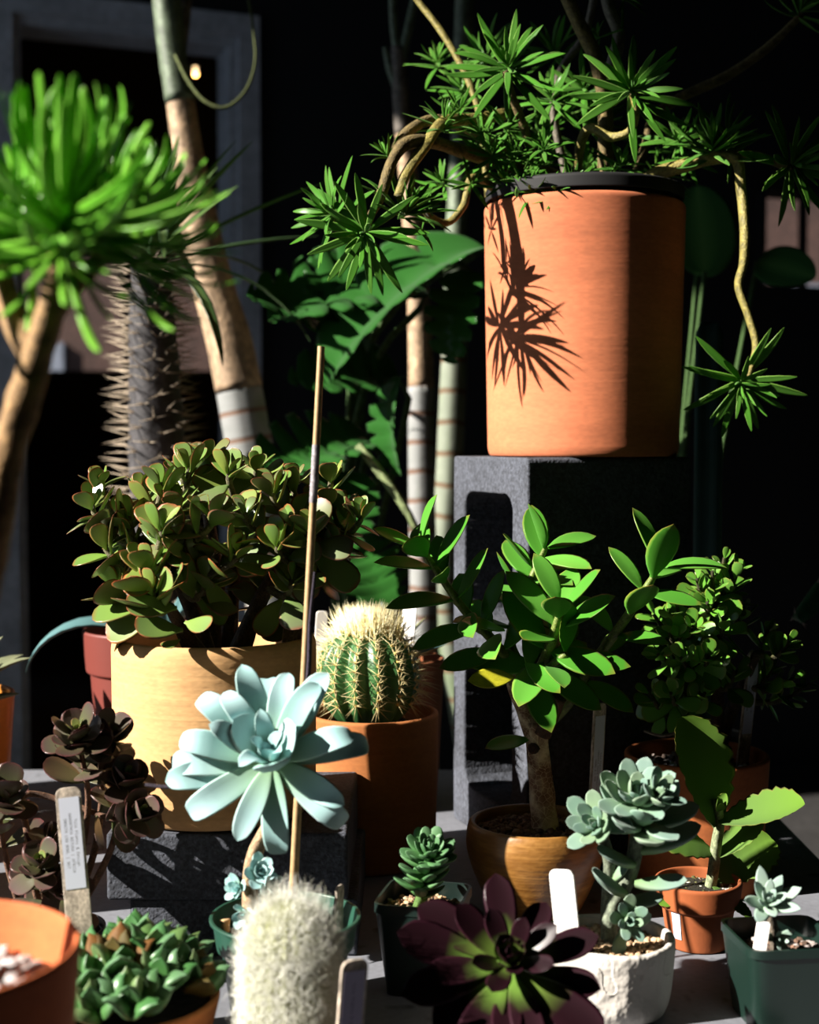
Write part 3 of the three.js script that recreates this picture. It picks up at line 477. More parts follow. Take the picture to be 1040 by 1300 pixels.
// golden barrel cactus
const bcC = V((472 - 520) / FOCAL * 1.53, 0, -1.53);
const bc = thing('potted_barrel_cactus', 'golden barrel cactus with pale yellow spines in a tall ochre clay pot', 'potted plant', bcC);
{
  pot(bc, bcC, cleanRim(0.0725, 0.162, 0.069, 0.007, 0.02), clay(0xb57038));
  part(bc, 'soil', soilDisc(bcC.clone().add(V(0, 0.143, 0)), 0.065), soilMat);
  const c = bcC.clone().add(V(-0.004, 0.2, 0.004)), RX = 0.056, RY = 0.06, N = 14, P = [], I = [], C = [], nu = 26, nv = N * 8, sp = [], ar = [];
  const rib = (th) => 0.5 + 0.5 * Math.cos(th * N), rad = (ph, th) => 0.86 + 0.14 * Math.pow(rib(th), 0.7) * Math.sin(ph) ** 0.4;
  const pt = (ph, th) => { const k = rad(ph, th), dip = ph < 0.35 ? -0.006 * (1 - ph / 0.35) : 0; return V(c.x + RX * k * Math.sin(ph) * Math.cos(th), c.y + RY * Math.cos(ph) * (0.94 + 0.06 * k) + dip, c.z + RX * k * Math.sin(ph) * Math.sin(th)); };
  for (let i = 0; i <= nu; i++) for (let j = 0; j < nv; j++) { const ph = 0.02 + i / nu * 2.6, th = j / nv * 2 * Math.PI, q = pt(ph, th); P.push(q.x, q.y, q.z); const k = n3(q.x * 300, q.y * 300, q.z * 300); C.push(...mix3([0.03, 0.1, 0.03], [0.055, 0.15, 0.045], k)); if (i < nu) { const a = i * nv + j, b = i * nv + (j + 1) % nv; I.push(a, b, a + nv, b, b + nv, a + nv); } }
  const g = new THREE.BufferGeometry(); g.setAttribute('position', new THREE.Float32BufferAttribute(P, 3)); g.setAttribute('color', new THREE.Float32BufferAttribute(C, 3)); g.setIndex(I); g.computeVertexNormals();
  const body = part(bc, 'body', g, waxy(0xffffff, 0.35));
  for (let k = 0; k < N; k++) for (let i = 0; i < 13; i++) {
    const ph = 0.1 + i * 0.155 + (k % 2) * 0.06, th = k / N * 2 * Math.PI, q = pt(ph, th), n = q.clone().sub(c).normalize(), e1 = V(-Math.sin(th), 0, Math.cos(th)), e2 = n.clone().cross(e1), young = clamp(1.2 - ph * 1.1), ns = young > 0.3 ? 13 : 8;
    const pale = mix3([0.55, 0.42, 0.16], [0.86, 0.8, 0.5], clamp(young + 0.25));
    for (let s = 0; s < ns; s++) {
      const a = s / ns * 6.28 + rr(-0.3, 0.3), tilt = s < 3 ? rr(0.2, 0.5) : rr(0.9, 1.35), L = rr(0.017, 0.026) * (s < 3 ? 1.1 : 0.85) * (young > 0.5 ? 1.12 : 1), d = n.clone().multiplyScalar(Math.cos(tilt)).addScaledVector(e1, Math.sin(tilt) * Math.cos(a)).addScaledVector(e2, Math.sin(tilt) * Math.sin(a));
      if (young > 0.5) d.y += 0.45; d.normalize(); sp.push([q.clone(), q.clone().addScaledVector(d, L), 0.0005, pale]);
    }
    ar.push(new THREE.IcosahedronGeometry(0.0017, 0).translate(q.x, q.y, q.z));
  }
  for (let i = 0; i < 700; i++) { const a = rnd() * 6.28, ph = rr(0, 0.75), q = pt(ph, a), d = V(Math.cos(a) * rr(0.1, 0.6), 1, Math.sin(a) * rr(0.1, 0.6)).normalize(); sp.push([q, q.clone().addScaledVector(d, rr(0.016, 0.028)), 0.0006, mix3([0.75, 0.6, 0.2], [0.88, 0.84, 0.6], rnd())]); }
  part(bc, 'spines', spikes(sp), vcol({ roughness: 0.5, side: THREE.DoubleSide }), body, { kind: 'stuff' });
  part(bc, 'areoles', mergeGeometries(ar), std({ color: 0xd8b860, roughness: 1 }), body, { kind: 'stuff' });
}

// echeveria on a long stem, in the green plastic pot
const ecC = V((360 - 520) / FOCAL * 1.1, 0, -1.1);
const ec = thing('potted_echeveria', 'pale blue echeveria rosette leaning out on a bare stem from a round green plastic pot', 'potted plant', ecC);
{
  part(ec, 'pot', lathe([[0.001, 0.002, 0], [0.04, 0.002, 0.001], [0.041, 0, 0.001], [0.0425, 0.001, 0.002], [0.05, 0.056, 0.001], [0.054, 0.058, 0.001], [0.057, 0.079, 0.001], [0.0597, 0.0795, 0.001], [0.0597, 0.082, 0.001], [0.0565, 0.0822, 0.001], [0.0515, 0.056, 0.002], [0.0465, 0.05, 0.002], [0.001, 0.05, 0]], ecC), plastic(0x1d4537));
  part(ec, 'soil', soilDisc(ecC.clone().add(V(0, 0.06, 0)), 0.0525), soilMat);
  part(ec, 'gravel', grit(ecC.clone().add(V(0, 0.062, 0)), 0, 0.049, 130, 0.0042, [[0.12, 0.06, 0.035], [0.2, 0.13, 0.09], [0.05, 0.03, 0.02], [0.24, 0.24, 0.26]], 0.002), stone, ec, { kind: 'stuff' });
  const D = 1.09, Pt = (l) => l.map(([x, y, d]) => at(x, y, D + (d ?? 0)));
  const dead = std({ color: 0xb06a3a, roughness: 0.8 });
  part(ec, 'dry_twig', tube([ecC.clone().add(V(-0.05, 0.067, 0.012)), ecC.clone().add(V(-0.035, 0.07, 0.018)), ecC.clone().add(V(-0.02, 0.067, 0.02))], [0.002, 0.0024, 0.0018], 8, 8, 0.2), dead);
  part(ec, 'dry_twig', tube([ecC.clone().add(V(-0.047, 0.068, 0)), ecC.clone().add(V(-0.048, 0.078, -0.002))], [0.003, 0.0045], 6, 8, 0.3), std({ color: 0xc9a87a, roughness: 0.9 }));
  const stem = part(ec, 'stem', tube(Pt([[322, 1195, 0.01], [318, 1150, 0.012], [320, 1095, 0.012], [335, 1060, 0.006], [350, 1035, 0], [352, 1008, -0.004], [346, 985, -0.01], [343, 968, -0.016]]), [0.007, 0.0065, 0.006, 0.006, 0.006, 0.005, 0.006, 0.006], 30, 12, 0.12, 110), bark(0xd2b594));
  const col = (g) => (t, e, top) => mix3(mix3([0.27, 0.44, 0.24], [0.34, 0.53, 0.54], clamp(t * 1.5)), [0.62, 0.7, 0.6], clamp((e - 0.9) * 6) * 0.6).map((x) => x * g);
  const curl = [(t) => 0.35 * t - 2.2 * clamp(t - 0.66) * 2, (t) => 0.7 * t - 2.2 * clamp(t - 0.74) * 2, (t) => 0.15 * t - 2 * clamp(t - 0.64) * 2];
  const G = curl.map((th, i) => leafGeo({ W: 0.3, T: 0.11, a: 0.55, b: 0.36, w0: 0.46, theta: th, cup: 0.28, nu: 14, nv: 12, color: col([1, 0.94, 0.9][i]), mucro: 0.035 }));
  const Gs = [leafGeo({ W: 0.6, T: 0.2, a: 0.6, b: 0.35, w0: 0.3, theta: (t) => 0.5 * t, cup: 0.25, nu: 9, nv: 9, color: col(1), mucro: 0.04 })];
  const m = [waxy(0xffffff, 0.55, { sheen: 0.4, sheenRoughness: 0.6, sheenColor: new THREE.Color(0xcfe6ee) }), waxy(0xeef6f4, 0.55, { sheen: 0.4, sheenRoughness: 0.6, sheenColor: new THREE.Color(0xcfe6ee) })];
  const C0 = at(345, 966, D - 0.02), L = 122 / FOCAL * D;
  // outer leaves follow the photograph: screen angle (deg, 0 right, 90 up), tilt towards the lens, length
  const outer = [[182, 0.05, 1.02], [194, -0.05, 1.04], [212, 0.3, 1.0], [165, 0.15, 0.95], [248, 0.45, 0.86], [275, 0.35, 0.95], [318, 0.1, 0.98], [332, 0.35, 0.9], [12, 0.1, 1.0], [22, 0.35, 0.92], [55, -0.1, 1.02], [63, 0.3, 0.95], [80, 0.1, 0.9], [108, -0.1, 0.98], [120, 0.25, 0.85], [138, -0.05, 0.98], [146, 0.4, 0.8], [96, -0.4, 0.9]];
  outer.forEach(([a, dz, k], i) => { const r = a * Math.PI / 180, d = V(Math.cos(r), Math.sin(r) * 0.95, dz).normalize(), up = V(-Math.cos(r) * 0.3, 0.35, 0.9); leaf(ec, stem, 'leaf', G[i % 3], m[i % 2], C0.clone().addScaledVector(d, 0.005).add(V(0, 0, -0.004)), d, up, L * k); });
  rosette(ec, stem, 'leaf', C0, V(-0.05, 0.6, 0.75), { n: 11, size: L * 0.72, s0: 0.35, s1: 1, a0: 0.12, a1: 0.85, geos: [Gs[0], G[1], G[0]], mats: m, jit: 0.1, lift: 0 });
  const mini = (px, py, d, ax, s, n) => rosette(ec, stem, 'offset_leaf', at(px, py, D + d), V(...ax), { n, size: s / FOCAL * D, s0: 0.3, s1: 1, a0: 0.15, a1: 1.35, geos: Gs, mats: m, lift: 0.1 });
  mini(330, 1108, -0.005, [0.25, 0.5, 0.8], 30, 18); mini(340, 1122, -0.01, [0.7, 0.2, 0.6], 24, 12); mini(303, 1128, -0.002, [-0.6, 0.3, 0.7], 24, 16); mini(310, 1160, -0.003, [-0.3, -0.1, 0.9], 22, 14);
  const stalk = bark(0x4a4058);
  part(ec, 'dry_flower_stalk', tube(Pt([[352, 975, 0.02], [385, 900, 0.03], [392, 850, 0.03], [394, 790, 0.032], [400, 726, 0.034]]), [0.0017, 0.0019, 0.002, 0.0017, 0.0013], 16, 8, 0.15), stalk);
  part(ec, 'dry_flower_stalk', tube(Pt([[325, 985, 0.006], [280, 994, 0.004], [245, 995, 0], [212, 999, -0.004], [184, 996, -0.006]]), [0.0019, 0.002, 0.0019, 0.0017, 0.0012], 16, 8, 0.15), stalk);
}
{ // bamboo stake
  const a = at(370, 1180, 1.125), b = at(408, 440, 1.16), t = thing('bamboo_stake', 'thin tan bamboo stake standing upright in the green plastic pot', 'stake', a);
  part(t, 'stick', tube([a, a.clone().lerp(b, 0.5), b], [0.0036, 0.0033, 0.0029], 24, 12, 0.04, 60), std({ color: 0xd4b07c, map: tSpeck, roughness: 0.6 }));
  const c = a.clone().lerp(b, 0.83), e = a.clone().lerp(b, 0.73); part(t, 'pale_tape', tube([e, c], [0.00345, 0.0034], 4, 14), std({ color: 0xb9b7c4, map: barkTex, roughness: 0.7 }));
}

// woolly cactus in front
const fzC = V((365 - 520) / FOCAL * 0.95, 0, -0.95);
const fz = thing('potted_woolly_cactus', 'white woolly columnar cactus covered in fine hair', 'potted plant', fzC);
{
  pot(fz, fzC, cleanRim(0.05, 0.045, 0.04, 0.004, 0.01), clay(0xb46a40));
  part(fz, 'soil', soilDisc(fzC.clone().add(V(0, 0.037, 0)), 0.046), soilMat);
  const R = 0.0295, yT = 0.143, prof = []; for (let i = 0; i <= 14; i++) { const a = i / 14 * Math.PI / 2; prof.push(new THREE.Vector2(Math.max(R * Math.cos(a), 0.0001), yT - 0.036 + 0.036 * Math.sin(a))); }
  prof.unshift(new THREE.Vector2(R * 0.96, 0.03)); const bodyG = new THREE.LatheGeometry(prof, 60), bp = bodyG.attributes.position;
  for (let i = 0; i < bp.count; i++) { const th = Math.atan2(bp.getZ(i), bp.getX(i)), k = 1 + 0.06 * Math.cos(th * 20); bp.setX(i, bp.getX(i) * k); bp.setZ(i, bp.getZ(i) * k); } bodyG.computeVertexNormals();
  const body = part(fz, 'body', bodyG.translate(fzC.x, 0, fzC.z), std({ color: 0x878a62, roughness: 0.8 }));
  // hair: thin curved strands, three-sided
  const P = [], I = [], C = [];
  for (let i = 0; i < 7500; i++) {
    const v = rnd(), th = rnd() * 6.2832; let p, n;
    if (v < 0.68) { p = V(R * Math.cos(th), lerp(0.035, yT - 0.03, v / 0.68), R * Math.sin(th)); n = V(Math.cos(th), 0, Math.sin(th)); } else { const a = Math.asin(rnd()); n = V(Math.cos(a) * Math.cos(th), Math.sin(a), Math.cos(a) * Math.sin(th)); p = V(R * n.x, yT - 0.036 + 0.036 * n.y, R * n.z); }
    p.add(fzC); const tan = V(-n.z, 0, n.x), L = rr(0.009, 0.02), sw = rr(-1, 1), dr = rr(-1.1, 0.7), w = rr(0.0001, 0.00024), cl = mix3([0.55, 0.55, 0.42], [0.92, 0.92, 0.88], rnd());
    let q = p.clone(), k0 = P.length / 3; const st = 5;
    for (let s = 0; s <= st; s++) {
      const f = s / st, dir = n.clone().multiplyScalar(0.34 - 0.36 * f).addScaledVector(tan, sw * (0.25 + f)).add(V(0, dr * (0.3 + f * 0.8), 0)).normalize();
      const e1 = dir.clone().cross(n).normalize(), e2 = dir.clone().cross(e1), ww = w * (1 - 0.7 * f);
      for (let j = 0; j < 3; j++) { const a = j * 2.0944, z = q.clone().addScaledVector(e1, ww * Math.cos(a)).addScaledVector(e2, ww * Math.sin(a)); P.push(z.x, z.y, z.z); C.push(...cl); }
      if (s < st) for (let j = 0; j < 3; j++) { const a = k0 + s * 3 + j, b = k0 + s * 3 + (j + 1) % 3; I.push(a, b, a + 3, b, b + 3, a + 3); }
      q.addScaledVector(dir, L / st); const rel = q.clone().sub(fzC), rad = Math.hypot(rel.x, rel.z); if (q.y < fzC.y + yT - 0.036 && rad < R + 0.001) { const f2 = (R + 0.001) / rad; q.x = fzC.x + rel.x * f2; q.z = fzC.z + rel.z * f2; }
    }
  }
  const g = new THREE.BufferGeometry(); g.setAttribute('position', new THREE.Float32BufferAttribute(P, 3)); g.setAttribute('color', new THREE.Float32BufferAttribute(C, 3)); g.setIndex(I); g.computeVertexNormals();
  part(fz, 'hair', g, vcol({ roughness: 0.7, side: THREE.DoubleSide }), body, { kind: 'stuff' });
}

// aeonium
const aeC = V(0.056, 0, -1.005);
const ae = thing('potted_aeonium', 'dark purple aeonium rosette with green heart in a small terracotta pot', 'potted plant', aeC);
{
  pot(ae, aeC, cleanRim(0.036, 0.05, 0.029, 0.004, 0.008), clay(0xb9683f));
  part(ae, 'soil', soilDisc(aeC.clone().add(V(0, 0.044, 0)), 0.032), soilMat);
  const C0 = at(648, 1222, 0.985), ax = V(-0.05, 0.72, 0.7).normalize();
  const stem = part(ae, 'stem', tube([aeC.clone().add(V(0, 0.042, 0)), C0.clone().addScaledVector(ax, -0.01), C0], [0.006, 0.007, 0.006], 8, 10, 0.1), bark(0x7a6a4a));
  const col = (k) => (t, e) => mix3([0.1, 0.19, 0.03], mix3([0.012, 0.004, 0.006], [0.036, 0.01, 0.018], clamp((e - 0.75) * 3)), clamp((t - k) * 4 + (e - 0.7) * 0.5));
  const G = [[0.4, 0.2, 0.15], [0.43, 0.24, -0.05], [0.41, 0.26, 0.3]].map(([W, k, b]) => leafGeo({ W, T: 0.085, a: 0.95, b: 0.38, w0: 0.3, theta: (t) => b * t, cup: 0.16, fold: 0.06, nu: 11, nv: 10, mucro: 0.05, color: col(k) }));
  const Gin = [leafGeo({ W: 0.75, T: 0.12, a: 0.5, b: 0.4, w0: 0.5, theta: (t) => 0.7 * t, cup: 0.35, nu: 10, nv: 10, mucro: 0.04, color: col(0.55) })];
  const m = [waxy(0xffffff, 0.3, { specularIntensity: 0.4 }), waxy(0xe8d8e0, 0.34, { specularIntensity: 0.4 })];
  const L = 128 / FOCAL * 0.985;
  const outer = [[97, 0.84, -0.1], [143, 1.02, -0.1], [163, 1.12, 0.0], [196, 1.05, -0.05], [236, 0.95, 0.6], [262, 0.78, 0.7], [285, 0.85, 0.6], [325, 1.08, 0.4], [345, 0.85, 0], [20, 0.85, 0], [60, 0.7, -0.25], [128, 0.75, 0.1], [183, 0.8, 0.15], [300, 0.95, 0.2], [218, 0.92, 0.0]];
  outer.forEach(([a, k, dz], i) => { const r = a * Math.PI / 180, d = V(Math.cos(r), Math.sin(r) * 0.78, 0.1 - Math.sin(r) * 0.5 + dz * 0.6).normalize(); leaf(ae, stem, 'leaf', G[i % 3], m[i % 2], C0.clone().addScaledVector(ax, -0.006 - 0.002 * (i % 3)).addScaledVector(d, 0.004), d, ax.clone(), L * k); });
  rosette(ae, stem, 'leaf', C0, ax, { n: 7, size: L * 0.58, s0: 0.75, s1: 1, a0: 0.75, a1: 1.15, geos: G, mats: m, jit: 0.1, lift: 0.02 });
  rosette(ae, stem, 'leaf', C0.clone().addScaledVector(ax, 0.002), ax, { n: 13, size: L * 0.36, s0: 0.3, s1: 1, a0: 0.02, a1: 0.95, geos: Gin, mats: m, jit: 0.06, lift: 0 });
}

// white pot with powdery rosettes
const wpC = V((776 - 520) / FOCAL * 1.12, 0, -1.12);
const wp = thing('potted_pachyveria', 'grey-green rosette succulent with two stems in a rough white plaster pot', 'potted plant', wpC);
{
  const tPl = tex(512, 512, (u, v) => clamp(0.5 + 1.1 * (fbm(u, v, 10, 7, 3) - 0.5) + 0.5 * (fbm(u + 0.5, v, 40, 30, 3) - 0.5) - (fbm(u + 0.2, v + 0.6, 14, 10, 2) > 0.62 ? 0.25 : 0)), false);
  const list = [[0.001, 0.002, 0], [0.042, 0.002, 0.001], [0.045, 0, 0.004], [0.05, 0.012, 0.01], [0.0535, 0.05, 0.01], [0.0535, 0.06, 0.003], [0.0475, 0.0605, 0.003], [0.046, 0.048, 0.002], [0.001, 0.048, 0]];
  const g = lathe(list, V(0, 0, 0), 120), p = g.attributes.position;
  for (let i = 0; i < p.count; i++) { const x = p.getX(i), y = p.getY(i), z = p.getZ(i), r = Math.hypot(x, z); if (r > 0.045) { const k = 1 + 0.02 * (n3(x * 70, y * 70, z * 70) - 0.5) * 2; p.setX(i, x * k); p.setZ(i, z * k); } if (y > 0.05) p.setY(i, y + 0.0018 * (n3(x * 60, 2, z * 60) - 0.5) * 2); } g.computeVertexNormals();
  part(wp, 'pot', g.translate(wpC.x, 0, wpC.z), std({ color: 0xcfcac2, roughness: 0.9, bumpMap: tPl, bumpScale: 0.004 }));
  part(wp, 'soil', soilDisc(wpC.clone().add(V(0, 0.047, 0)), 0.0465), std({ color: 0xa07850, map: tConc, roughness: 1 }));
  part(wp, 'gravel', grit(wpC.clone().add(V(0, 0.05, 0)), 0, 0.0455, 560, 0.0026, [[0.5, 0.33, 0.19], [0.6, 0.42, 0.26], [0.42, 0.26, 0.14]], 0.002), stone, wp, { kind: 'stuff' });
  const D = 1.12, Pt = (l) => l.map(([x, y, d]) => at(x, y, D + (d ?? 0))), stemM = bark(0x8a9a88, { bumpScale: 0.0006 });
  const s1 = part(wp, 'stem', tube(Pt([[772, 1205, 0.005], [776, 1160, 0.005], [800, 1110, 0.004], [810, 1060, 0.002], [815, 1035, -0.004]]), [0.0065, 0.0062, 0.0062, 0.0062, 0.006], 20, 12, 0.06, 90), stemM);
  const s2 = part(wp, 'stem', tube(Pt([[772, 1208, 0.01], [772, 1140, 0.012], [774, 1095, 0.008], [764, 1062, 0], [756, 1050, -0.006]]), [0.006, 0.0055, 0.005, 0.005, 0.0045], 18, 12, 0.06, 90), stemM);
  const col = (a, b) => (t, e) => mix3(mix3(a, b, clamp(t * 1.3)), [0.38, 0.44, 0.38], clamp((e - 0.88) * 5) * 0.5 + clamp((t - 0.92) * 6) * 0.4);
  const G = [[0.48, 0.28, 0.5], [0.44, 0.3, 0.3], [0.5, 0.26, 0.7]].map(([W, T, b], i) => leafGeo({ W, T, a: 0.7, b: 0.4, w0: 0.32, theta: (t) => b * t - 0.1, cup: 0.18, nu: 10, nv: 10, mucro: 0.03, color: col([0.16, 0.27, 0.11], [[0.17, 0.27, 0.21], [0.16, 0.25, 0.21], [0.19, 0.28, 0.18]][i]) }));
  const m = [waxy(0xffffff, 0.7, { sheen: 0.25, sheenRoughness: 0.5, sheenColor: new THREE.Color(0xdde8e4) }), waxy(0xe4ece8, 0.7, { sheen: 0.25, sheenRoughness: 0.5, sheenColor: new THREE.Color(0xdde8e4) })];
  const R = (par, px, py, d, ax, s, n, o = {}) => rosette(wp, par, 'leaf', at(px, py, D + d), V(...ax), { n, size: s / FOCAL * D, s0: 0.28, s1: 1, a0: 0.12, a1: 1.35, geos: G, mats: m, jit: 0.12, lift: 0.18, ...o });
  R(s1, 808, 1012, -0.012, [-0.05, 0.75, 0.6], 62, 24); R(s1, 836, 1008, -0.024, [0.35, 0.65, 0.6], 40, 14, { a1: 1.1 }); R(s1, 815, 1040, -0.004, [0.1, 0.8, 0.4], 76, 11, { a0: 1.0, a1: 1.5, s0: 0.9 });
  R(s2, 757, 1048, -0.012, [-0.45, 0.45, 0.75], 50, 20);
  R(s1, 797, 1168, -0.022, [0.1, 0.25, 0.95], 34, 14); R(s1, 795, 1180, -0.016, [0.2, 0.1, 0.9], 42, 6, { a0: 0.9, a1: 1.4 });
  const L = (px, py, d, dx, dy, dz, s) => leaf(wp, s1, 'leaf', G[1], m[0], at(px, py, D + d), V(dx, dy, dz), V(-0.1, 1, 0.5), s / FOCAL * D);
  L(806, 1098, -0.004, -0.85, 0.4, 0.35, 62); L(795, 1135, -0.004, -0.75, 0.55, 0.4, 66); L(806, 1122, -0.004, 0.95, 0.12, 0.3, 66); L(812, 1080, 0.002, 0.85, 0.35, 0.1, 84); L(778, 1120, 0.004, 0.5, 0.75, 0.1, 40); L(786, 1150, 0.004, 0.9, 0.1, -0.2, 60);
}

// kalanchoe in a stained terracotta pot
const kaC = V((892 - 520) / FOCAL * 1.262, 0, -1.262);
const ka = thing('potted_kalanchoe', 'kalanchoe with broad scalloped yellow-green leaves in a small stained terracotta pot', 'potted plant', kaC);
{
  const tSt = tex(256, 256, (u, v) => { const s = fbm(u, v, 8, 6, 4), band = Math.exp(-(((v - 0.47) / 0.09) ** 2)), k = 0.85 + 0.3 * (s - 0.5); return mix3([k, k * 0.97, k * 0.95], [0.2, 0.17, 0.12], clamp(band * (s * 2.6 - 0.55))); });
  pot(ka, kaC, [[0.001, 0.003, 0], [0.024, 0.003, 0.001], [0.027, 0, 0.003], [0.0325, 0.036, 0.001], [0.0365, 0.038, 0.002], [0.0395, 0.06, 0.003], [0.0355, 0.061, 0.003], [0.0335, 0.047, 0.002], [0.001, 0.047, 0]], clay(0xb4622f, { map: tSt }));
  part(ka, 'soil', soilDisc(kaC.clone().add(V(0, 0.051, 0)), 0.034), std({ color: 0x4a4428, map: tConc, bumpMap: tConcB, bumpScale: 0.003, roughness: 1 }));
  part(ka, 'gravel', grit(kaC.clone().add(V(0, 0.053, 0)), 0, 0.031, 110, 0.0016, [[0.16, 0.12, 0.05], [0.22, 0.1, 0.05], [0.1, 0.1, 0.03], [0.5, 0.48, 0.42]], 0.001), stone, ka, { kind: 'stuff' });
  const th = Math.PI * 0.5 + 0.85, st = new THREE.CylinderGeometry(0.0331, 0.0296, 0.024, 10, 1, true, 0, 0.28); st.rotateY(-0.98); st.translate(kaC.x, 0.024, kaC.z);
  part(ka, 'price_sticker', st, std({ color: 0xc4cbe0, roughness: 0.6, side: THREE.DoubleSide }));
  const D = 1.26, Pt = (l) => l.map(([x, y, d]) => at(x, y, D + (d ?? 0))), sm = bark(0x9fb08a, { bumpScale: 0.0003 });
  const stem = part(ka, 'stem', tube(Pt([[896, 1152], [905, 1110], [910, 1070], [914, 1040], [910, 1015]]), [0.0052, 0.0052, 0.005, 0.0045, 0.003], 18, 10, 0.05), sm);
  const col = (t, e) => mix3(mix3([0.1, 0.18, 0.05], [0.1, 0.2, 0.022], t), [0.4, 0.2, 0.06], clamp((e - 0.9) * 7) * 0.55 * clamp(t * 3));
  const lob = (n, k) => (t) => 1 + k * Math.abs(((t * n) % 1) - 0.5) * 2 - k * 0.5;
  const G = [[0.75, 0.5], [0.62, -0.35], [0.8, 0.1]].map(([W, b], i) => leafGeo({ W, T: 0.035, a: 0.75, b: 0.5, w0: 0.12, theta: (t) => b * t, cup: [0.1, -0.15, 0.15][i], fold: [0.3, 0.15, 0.2][i], nu: 26, nv: 14, lobes: lob(11, 0.2), color: col }));
  const m = [sheer(0xffffff, 0.12, { clearcoat: 0.05 }), sheer(0xdfe8d0, 0.12, { clearcoat: 0.05 })];
  const L = (px, py, d, dx, dy, dz, up, s, g, w = 1) => leaf(ka, stem, 'leaf', G[g], m[g % 2], at(px, py, D + d), V(dx, dy, dz), V(...up), [0.88 * s * w / FOCAL * D, 0.88 * s / FOCAL * D, 0.88 * s / FOCAL * D]);
  L(908, 1050, -0.004, -0.28, 0.9, -0.25, [0.62, 0.05, 0.75], 165, 2, 0.9);
  L(912, 1045, -0.006, 0.96, 0.06, 0.2, [-0.1, 0.93, 0.3], 128, 0, 0.9);
  L(908, 1085, 0, -0.9, 0.5, 0.15, [0.3, 0.8, 0.5], 118, 1, 0.9);
  L(908, 1090, 0, 0.9, 0.35, -0.2, [-0.2, 0.9, 0.3], 90, 0, 0.8);
  L(908, 1120, 0.012, 0.85, 0.42, -0.45, [-0.3, 0.5, 0.8], 118, 2, 0.85);
  L(900, 1130, 0, -0.9, 0.02, 0.4, [0.2, 0.9, 0.4], 84, 1, 0.6);
  L(904, 1125, -0.004, 0.75, -0.35, 0.55, [0, 0.9, 0.3], 70, 1, 0.6);
  for (const [dx, dy, dz, s] of [[-0.3, 0.8, 0.4, 30], [0.4, 0.9, 0.2, 34], [0, 0.9, 0.6, 26]]) L(912, 1030, -0.006, dx, dy, dz, [-dx, 0.3, 0.8], s, 0, 0.7);
}

// square plastic pots
function squarePot(g, c, top, bot, h, yaw, mat, soilY) {
  const P = [], I = [], n = 32, prof = [[bot, 0], [top * 0.97, h * 0.9], [top, h * 0.9], [top, h], [top - 0.0022, h], [top * 0.93, soilY - 0.004], [0.0005, soilY - 0.004]];
  const sq = (a, r) => { const ca = Math.cos(a), sa = Math.sin(a), k = Math.pow(Math.pow(Math.abs(ca), 9) + Math.pow(Math.abs(sa), 9), -1 / 9); return [r * k * ca, r * k * sa]; };
  prof.unshift([0.0005, 0]); const L = [];
  for (let i = 0; i + 1 < prof.length; i++) { for (const q of [prof[i], prof[i + 1]]) for (let j = 0; j <= 64; j++) { const [x, z] = sq(j / 64 * 6.28318, q[0]); P.push(x, q[1], z); } const k = i * 130; for (let j = 0; j < 64; j++) I.push(k + j, k + 65 + j, k + j + 1, k + j + 1, k + 65 + j, k + 66 + j); }
  const geo = new THREE.BufferGeometry(); geo.setAttribute('position', new THREE.Float32BufferAttribute(P, 3)); geo.setIndex(I); geo.computeVertexNormals(); boxUV(geo, 10); geo.rotateY(yaw); geo.translate(c.x, c.y, c.z); return part(g, 'pot', geo, mat);
}
const seC = V(0.012, 0, -1.165);
const se = thing('potted_sedum', 'small green sedum with plump leaves in a nearly black square plastic pot', 'potted plant', seC);
{
  squarePot(se, seC, 0.036, 0.027, 0.078, -0.22, plastic(0x10201c), 0.068);
  part(se, 'soil', soilDisc(seC.clone().add(V(0, 0.064, 0)), 0.032), soilMat);
  part(se, 'gravel', grit(seC.clone().add(V(0, 0.066, 0)), 0, 0.031, 210, 0.0028, [[0.4, 0.25, 0.13], [0.5, 0.36, 0.22], [0.2, 0.12, 0.07]], 0.002), stone, se, { kind: 'stuff' });
  const D = 1.16, stem = part(se, 'stem', tube([at(528, 1165, D), at(538, 1130, D), at(541, 1100, D)], [0.006, 0.005, 0.004], 10, 10, 0.05), bark(0x5f8a3a, { bumpScale: 0.0002 }));
  const col = (t) => mix3([0.06, 0.18, 0.035], [0.09, 0.19, 0.09], t), G = [leafGeo({ W: 0.5, T: 0.34, a: 0.5, b: 0.42, w0: 0.35, theta: (t) => 0.4 * t, nu: 8, nv: 8, color: col })], m = [waxy(0xffffff, 0.5), waxy(0xdfeae0, 0.5)];
  rosette(se, stem, 'leaf', at(545, 1083, D - 0.005), V(0.1, 0.8, 0.5), { n: 30, size: 40 / FOCAL * D, s0: 0.5, s1: 1, a0: 0.1, a1: 1.5, geos: G, mats: m, lift: 0.2 });
  for (let i = 0; i < 22; i++) { const f = i / 22, a = i * 2.4, c = at(lerp(545, 533, f), lerp(1092, 1140, f), D - 0.002), d = V(Math.cos(a), 0.25, Math.sin(a)); leaf(se, stem, 'leaf', G[0], m[i % 2], c, d, Y, rr(34, 42) / FOCAL * D); }
}
const ghC = V((1000 - 520) / FOCAL * 1.1, 0, -1.1);
const gh = thing('potted_ghost_plant', 'pointed grey-green ghost plant rosette in a dark green square plastic pot', 'potted plant', ghC);
